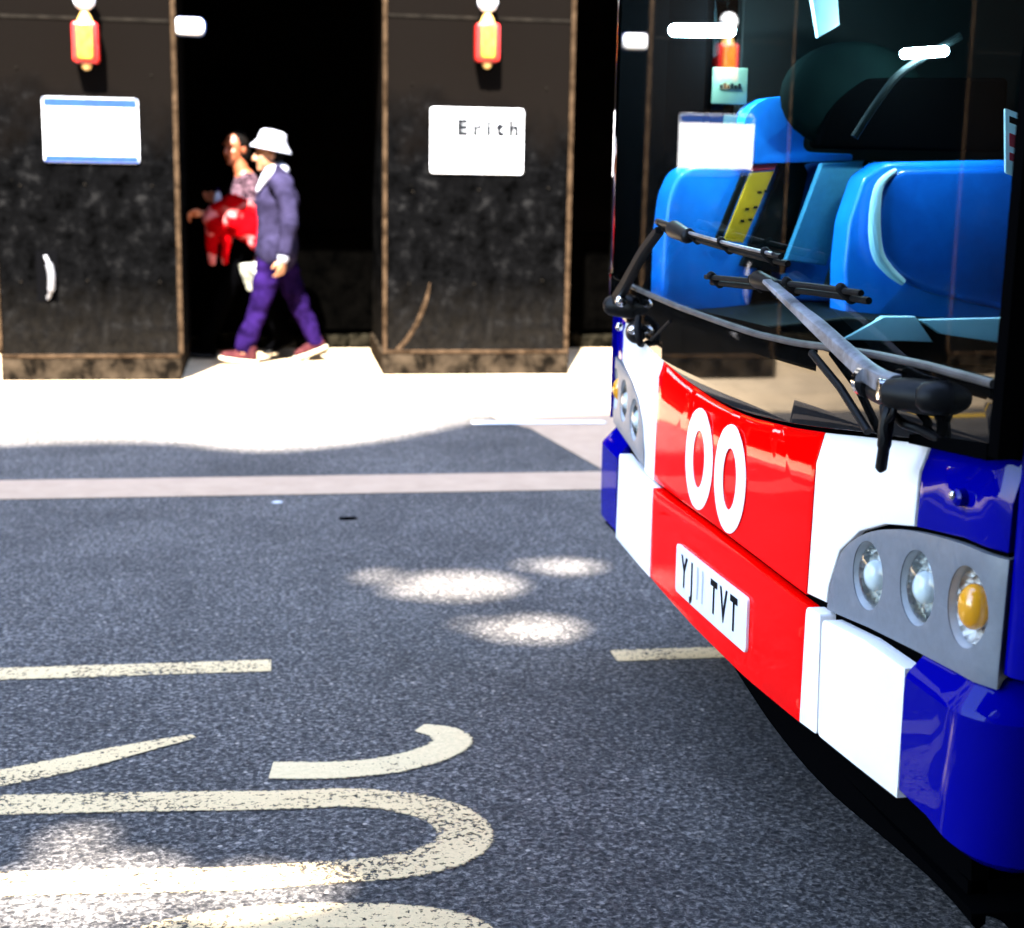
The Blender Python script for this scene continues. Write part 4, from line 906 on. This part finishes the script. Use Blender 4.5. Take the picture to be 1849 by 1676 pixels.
# ================================================================== the walking couple
def folds(k, amp):
    def f(c): return amp*(noise.noise(Vector((c.x*6, c.y*6, c.z*k))) + 0.5*noise.noise(Vector((c.x*13, c.y*13, c.z*k*2.1 + 5))))
    return f
def hand(bm, wrist, down, fwd, side, curl=0.6, s=1.0):
    """palm, four bent fingers and a thumb; down = finger direction, fwd = palm normal, side = thumb side"""
    wrist = Vector(wrist); d = Vector(down).normalized(); f = Vector(fwd).normalized(); t = Vector(side).normalized()
    capsule(bm, wrist, wrist + d*0.055*s, 0.024*s, 0.030*s, sx=0.55, sdir=f)
    capsule(bm, wrist + d*0.05*s + t*0.018*s, wrist + d*0.085*s + t*0.026*s, 0.018*s, 0.013*s, sx=0.8, sdir=f)
    capsule(bm, wrist + d*0.05*s - t*0.018*s, wrist + d*0.082*s - t*0.024*s, 0.018*s, 0.012*s, sx=0.8, sdir=f)
    for k, (o, ln) in enumerate(((0.028, 0.068), (0.010, 0.076), (-0.009, 0.071), (-0.027, 0.056))):
        b = wrist + d*0.084*s + t*o*s; a1_ = curl*0.5; a2_ = curl*1.2; a3_ = curl*1.8; p = b; rr = 0.0090*s
        for ln_, an in ((0.45, a1_), (0.30, a2_), (0.25, a3_)):
            q = p + (d*math.cos(an) + f*math.sin(an))*ln*ln_*s; capsule(bm, p, q, rr, rr*0.93, seg=8); p = q; rr *= 0.93
    b = wrist + d*0.028*s + t*0.024*s; p = b
    for ln_, dr_ in ((0.038, (d*0.6 + t*0.75 + f*0.25)), (0.030, (d*0.85 + t*0.35 + f*0.4))):
        q = p + dr_.normalized()*ln_*s; capsule(bm, p, q, 0.0115*s, 0.0095*s, seg=8); p = q
def head(bm, c, face, s=1.0):
    """skull, jaw, nose, brow, lips, chin, ears; face = direction looked at"""
    c = Vector(c); f = Vector(face).normalized(); u = Vector((0, 0, 1)); l = u.cross(f); rot = Matrix((f, l, u)).transposed()
    P = lambda a, b, z: c + f*a*s + l*b*s + u*z*s
    ellipsoid(bm, P(-0.012, 0, 0.03), (0.098*s, 0.076*s, 0.092*s), rot); ellipsoid(bm, P(0.022, 0, -0.035), (0.066*s, 0.058*s, 0.082*s), rot)
    ellipsoid(bm, P(0.062, 0, -0.098), (0.024*s, 0.026*s, 0.020*s), rot)
    capsule(bm, P(0.086, 0, 0.012), P(0.107, 0, -0.032), 0.009*s, 0.015*s, seg=10); ellipsoid(bm, P(0.094, 0.010, -0.037), (0.010*s, 0.009*s, 0.008*s), rot); ellipsoid(bm, P(0.094, -0.010, -0.037), (0.010*s, 0.009*s, 0.008*s), rot)
    capsule(bm, P(0.078, -0.035, 0.032), P(0.078, 0.035, 0.032), 0.012*s, 0.012*s, seg=10)
    capsule(bm, P(0.079, -0.018, -0.064), P(0.079, 0.018, -0.064), 0.008*s, 0.008*s, seg=8); capsule(bm, P(0.076, -0.016, -0.076), P(0.076, 0.016, -0.076), 0.008*s, 0.008*s, seg=8)
    for k in (-1, 1):
        ellipsoid(bm, P(-0.012, k*0.076, -0.008), (0.020*s, 0.010*s, 0.032*s), rot); ellipsoid(bm, P(0.050, k*0.034, -0.025), (0.03*s, 0.022*s, 0.025*s), rot)
    return P, rot
def person_body(parts, hd, nk, face, hands, m, label, s=1.0):
    bm = bmesh.new()
    for pts, rs in parts: chain(bm, pts, rs)
    P, rot = head(bm, hd, face, s); capsule(bm, nk, Vector(hd) + Vector((0, 0, -0.05)), 0.056*s, 0.052*s)
    for h in hands: hand(bm, **h)
    o = finish('person', fuse(bm, 0.0055, 4), m, None, None, 180); recenter(o); tag(o, label, 'person', 'walking couple'); return o, P, rot
def cloth_part(name, shapes, m, parent, voxel=0.009, disp=None, smooth=8, ell_=()):
    bm = bmesh.new()
    for pts, rs, *kw in shapes: chain(bm, pts, rs, **(kw[0] if kw else {}))
    for c, r in ell_: ellipsoid(bm, c, r)
    return finish(name, fuse(bm, voxel, smooth, disp), m, parent, None, 180)
def shoe(bm_up, bm_sole, heel, toe, w_=0.045):
    heel = Vector(heel); toe = Vector(toe); d = (toe-heel).normalized(); u = Vector((0, -1, 0)).cross(d) if False else (Vector((0, 0, 1)) - d*d.z).normalized()
    L_ = (toe-heel).length
    capsule(bm_up, heel + d*0.045 + u*0.05, heel + d*L_*0.55 + u*0.045, 0.043, 0.042); capsule(bm_up, heel + d*L_*0.5 + u*0.042, toe - d*0.05 + u*0.036, 0.043, 0.033)
    capsule(bm_up, heel + d*0.045 + u*0.05, heel + d*0.055 + u*0.10, 0.042, 0.044)
    chain(bm_sole, [heel + d*0.035 + u*0.016, heel + d*L_*0.6 + u*0.014, toe - d*0.035 + u*0.018], [0.044, 0.048, 0.038], sx=0.42, sdir=u)
def eyes(P, parent, s=1.0):
    for k in (-1, 1):
        bm = bmesh.new(); ellipsoid(bm, P(0.080, k*0.031, 0.010), (0.010*s, 0.012*s, 0.008*s), seg=12, rings=8); finish('eye', bm, 'hair', parent)

FY = Vector((-1, 0, 0))
# --- the man in the white hat (nearer): left leg forward, right leg pushing off behind
G0 = 0.012
man, P, rot = person_body([
    ([(0.045, 10.68, 0.80), (0.055, 10.68, 1.00), (0.055, 10.68, 1.18), (0.055, 10.68, 1.29)], [0.125, 0.120, 0.135, 0.085]),
    ([(0.06, 10.53, 1.27), (0.055, 10.83, 1.27)], [0.06, 0.06]),
    ([(0.10, 10.50, 1.265), (0.135, 10.46, 1.00), (0.095, 10.455, 0.775)], [0.055, 0.043, 0.030]),
    ([(0.06, 10.86, 1.265), (0.02, 10.90, 1.00), (-0.06, 10.89, 0.80)], [0.055, 0.043, 0.030]),
    ([(0.03, 10.60, 0.80), (-0.075, 10.585, 0.43), (-0.19, 10.58, 0.09)], [0.085, 0.058, 0.038]),
    ([(0.06, 10.76, 0.80), (0.205, 10.765, 0.43), (0.325, 10.765, 0.135)], [0.085, 0.058, 0.038]),
    ([(-0.185, 10.58, 0.07), (-0.30, 10.58, 0.05)], [0.036, 0.026]), ([(0.33, 10.765, 0.12), (0.22, 10.765, 0.045)], [0.036, 0.026])],
    (0.012, 10.665, 1.468), (0.05, 10.67, 1.32), (-1, -0.12, -0.06),
    [dict(wrist=(0.093, 10.455, 0.770), down=(-0.12, 0, -1), fwd=(-0.6, 0.7, 0), side=(-0.7, -0.5, 0.0), curl=0.75), dict(wrist=(-0.065, 10.89, 0.79), down=(-0.3, 0, -1), fwd=(-0.5, -0.7, 0), side=(-0.7, 0.5, 0), curl=0.6)],
    'skin', 'person in white bucket hat, slate violet jacket and violet trousers, striding left nearest the road')
eyes(P, man)
cloth_part('jacket', [([(0.055, 10.68, 0.80), (0.06, 10.68, 0.98), (0.062, 10.68, 1.15), (0.062, 10.68, 1.25)], [0.152, 0.140, 0.158, 0.11]),
    ([(0.075, 10.52, 1.265), (0.065, 10.84, 1.265)], [0.075, 0.075]), ([(0.075, 10.66, 1.27), (0.065, 10.66, 1.325)], [0.095, 0.075]),
    ([(0.105, 10.49, 1.26), (0.142, 10.452, 1.01), (0.102, 10.447, 0.815)], [0.074, 0.062, 0.050]),
    ([(0.06, 10.87, 1.26), (0.02, 10.905, 1.01), (-0.045, 10.895, 0.84)], [0.074, 0.062, 0.050]),
    ([(0.055, 10.605, 0.80), (0.06, 10.755, 0.80)], [0.142, 0.142])], 'jacket', man, 0.009, folds(7, 0.009))
cloth_part('shirt_collar', [([(0.035, 10.655, 1.335), (0.085, 10.665, 1.352)], [0.066, 0.062]), ([(-0.01, 10.60, 1.315), (-0.075, 10.585, 1.215)], [0.034, 0.012])], 'white_cloth', man, 0.008)
cloth_part('shirt_cuff', [([(0.100, 10.450, 0.80), (0.095, 10.453, 0.765)], [0.042, 0.040])], 'white_cloth', man, 0.007)
cloth_part('trousers', [([(0.03, 10.61, 0.80), (-0.070, 10.585, 0.43), (-0.180, 10.58, 0.14)], [0.100, 0.074, 0.062]),
    ([(0.06, 10.75, 0.80), (0.205, 10.765, 0.43), (0.315, 10.765, 0.17)], [0.100, 0.074, 0.060]), ([(0.045, 10.62, 0.83), (0.05, 10.74, 0.83)], [0.115, 0.115])], 'trousers', man, 0.009, folds(9, 0.016))
def shoe_part(person, heel, toe, up_m, sole_m):
    bu = bmesh.new(); bs_ = bmesh.new(); shoe(bu, bs_, heel, toe)
    sh = finish('shoe', fuse(bu, 0.007, 4), up_m, person, None, 180); finish('sole', fuse(bs_, 0.006, 3), sole_m, sh, None, 180)
shoe_part(man, (-0.09, 10.58, G0+0.002), (-0.365, 10.58, G0+0.035), 'shoe_dark', 'sole'); shoe_part(man, (0.408, 10.765, 0.105), (0.165, 10.765, G0), 'shoe_dark', 'sole')
# bucket hat: crown and sloping brim, tipped down at the back
bm = bmesh.new(); hat_rot = Matrix.Rotation(rad(11), 3, 'Y'); hc = Vector((0.026, 10.665, 1.518)); prev = None
for r, z in ((0.145, -0.020), (0.150, -0.026), (0.143, -0.013), (0.122, 0.010), (0.106, 0.034), (0.102, 0.060), (0.096, 0.088), (0.082, 0.106), (0.058, 0.114), (0.002, 0.117)):
    row = []
    for k in range(40):
        a = 2*math.pi*k/40; p = Vector((r*1.02*math.cos(a), r*0.90*math.sin(a), z)); p *= 0.93 + 0.035*noise.noise(p*18)
        row.append(bm.verts.new(hc + hat_rot @ p))
    if prev:
        for k in range(40): bm.faces.new((prev[k], prev[(k+1) % 40], row[(k+1) % 40], row[k]))
    prev = row
bm.faces.new(prev); finish('bucket_hat', bm, 'white_cloth', man, None, 60)
bm = bmesh.new(); ellipsoid(bm, (0.062, 10.665, 1.462), (0.055, 0.080, 0.060)); finish('hair', bm, 'hair', man)

# --- the woman beyond, holding a red coat over her forearm
wom, P, rot = person_body([
    ([(-0.15, 11.0, 0.82), (-0.15, 11.0, 1.02), (-0.155, 11.0, 1.18), (-0.16, 11.0, 1.29)], [0.115, 0.100, 0.120, 0.075]),
    ([(-0.135, 10.87, 1.275), (-0.175, 11.13, 1.275)], [0.05, 0.05]),
    ([(-0.125, 10.85, 1.27), (-0.13, 10.82, 1.05), (-0.33, 10.80, 1.045), (-0.44, 10.80, 1.045)], [0.046, 0.038, 0.030, 0.026]),
    ([(-0.18, 11.16, 1.27), (-0.16, 11.2, 1.04), (-0.33, 11.16, 1.12)], [0.046, 0.038, 0.026]),
    ([(-0.17, 10.94, 0.80), (-0.33, 10.94, 0.44), (-0.47, 10.94, 0.09)], [0.080, 0.052, 0.035]),
    ([(-0.13, 11.07, 0.80), (-0.07, 11.08, 0.44), (0.10, 11.08, 0.13)], [0.080, 0.052, 0.035]),
    ([(-0.47, 10.94, 0.07), (-0.58, 10.94, 0.045)], [0.032, 0.023]), ([(0.10, 11.08, 0.12), (0.0, 11.08, 0.045)], [0.032, 0.023])],
    (-0.225, 11.0, 1.498), (-0.17, 11.0, 1.31), (-1, -1.15, 0.0),
    [dict(wrist=(-0.44, 10.80, 1.045), down=(-1, 0, 0.03), fwd=(0.1, 0.2, -1), side=(0, -0.6, 0.5), curl=1.1), dict(wrist=(-0.335, 11.16, 1.12), down=(-0.7, -0.4, 0.3), fwd=(-0.4, -0.8, 0), side=(-0.2, 0, 1), curl=1.0)],
    'skin_tan', 'person in spotted blouse and black trousers walking beyond the one in the white hat', 0.97)
eyes(P, wom)
cloth_part('blouse', [([(-0.15, 11.0, 0.86), (-0.15, 11.0, 1.03), (-0.155, 11.0, 1.17), (-0.155, 11.0, 1.26)], [0.135, 0.122, 0.138, 0.092]),
    ([(-0.13, 10.88, 1.275), (-0.17, 11.12, 1.275)], [0.062, 0.062]), ([(-0.118, 10.845, 1.27), (-0.125, 10.82, 1.09)], [0.064, 0.060]), ([(-0.18, 11.16, 1.27), (-0.16, 11.19, 1.10)], [0.062, 0.058])], 'blouse', wom, 0.009, folds(7, 0.006))
cloth_part('trousers', [([(-0.17, 10.95, 0.80), (-0.33, 10.94, 0.44), (-0.465, 10.94, 0.11)], [0.098, 0.072, 0.058]), ([(-0.13, 11.06, 0.80), (-0.07, 11.08, 0.44), (0.10, 11.08, 0.15)], [0.098, 0.072, 0.058]), ([(-0.15, 10.95, 0.84), (-0.14, 11.05, 0.84)], [0.11, 0.11])], 'black_cloth', wom, 0.009, folds(9, 0.008))
shoe_part(wom, (-0.385, 10.94, G0+0.002), (-0.63, 10.94, G0+0.02), 'black_cloth', 'black_plastic'); shoe_part(wom, (0.18, 11.08, 0.09), (-0.04, 11.08, G0), 'black_cloth', 'black_plastic')
hb_ = bmesh.new(); c = Vector((-0.225, 11.0, 1.498))
def HP(a, b, z): return P(a, b, z)
ellipsoid(hb_, HP(-0.030, 0, 0.045), (0.092, 0.086, 0.090), rot); ellipsoid(hb_, HP(-0.060, 0, -0.04), (0.062, 0.078, 0.105), rot); ellipsoid(hb_, HP(-0.045, 0.05, -0.01), (0.06, 0.035, 0.09), rot); ellipsoid(hb_, HP(-0.045, -0.05, -0.01), (0.06, 0.035, 0.09), rot)
finish('hair', fuse(hb_, 0.007, 3, folds(20, 0.004)), 'hair', wom, None, 180)

# things they carry
coat = cloth_part('red_coat', [([(-0.37, 10.80, 1.06), (-0.24, 10.77, 1.09), (-0.13, 10.77, 1.04)], [0.060, 0.098, 0.088], dict(sx=0.8, sdir=Vector((0, 1, 0)))),
    ([(-0.40, 10.79, 1.02), (-0.33, 10.77, 0.97)], [0.060, 0.070]), ([(-0.25, 10.75, 1.00), (-0.12, 10.75, 0.93)], [0.075, 0.085]),
    ([(-0.38, 10.79, 0.96), (-0.395, 10.80, 0.82), (-0.40, 10.80, 0.72)], [0.055, 0.038, 0.030], dict(sx=0.6, sdir=Vector((0, 1, 0)))),
    ([(-0.30, 10.78, 0.95), (-0.295, 10.79, 0.83), (-0.305, 10.79, 0.72)], [0.06, 0.038, 0.032], dict(sx=0.6, sdir=Vector((0, 1, 0)))),
    ([(-0.10, 10.74, 0.98), (-0.09, 10.73, 0.86)], [0.07, 0.065])], 'coat_red', None, 0.008, folds(9, 0.016), 6)
tag(recenter(coat), 'red coat with pink lining bundled over the forearm of the person in the spotted blouse', 'coat')
bt = root('water_bottle', 'small clear bottle with violet cap held above the red coat', 'bottle', (-0.355, 10.86, 1.10))
bm = bmesh.new(); tube(bm, [(-0.352, 10.86, 1.09), (-0.350, 10.86, 1.17), (-0.348, 10.86, 1.185), (-0.347, 10.86, 1.20)], [0.026, 0.027, 0.018, 0.012], 18); finish('bottle_body', bm, 'white_cloth', bt)
bm = bmesh.new(); tube(bm, [(-0.347, 10.86, 1.201), (-0.346, 10.86, 1.222)], 0.015, 14); finish('cap', bm, 'trousers', bt)
bg_ = root('hand_bag', 'silvery shoulder bag with white tags hanging below the red coat', 'bag', (-0.135, 10.83, 0.50))
bm = slab2d([rounded([(-0.215, 0.70), (-0.06, 0.715), (-0.075, 0.60), (-0.115, 0.505), (-0.155, 0.51), (-0.195, 0.62)], 0.02)], 0.06, None, 0.015)
bm.transform(Matrix(((1, 0, 0, 0), (0, 0, 1, 10.80), (0, 1, 0, 0), (0, 0, 0, 1)))); finish('bag_body', bm, 'silver', bg_, None, 50)
bm = bmesh.new(); tube(bm, spline([(-0.20, 10.83, 0.69), (-0.17, 10.80, 0.90), (-0.14, 10.82, 1.05)], 6), 0.008); finish('strap', bm, 'black_cloth', bg_)
for zz in (0.705, 0.63):
    bm = bmesh.new(); ellipsoid(bm, (-0.078, 10.778, zz), (0.028, 0.012, 0.036)); finish('tag', bm, 'globe', bg_)
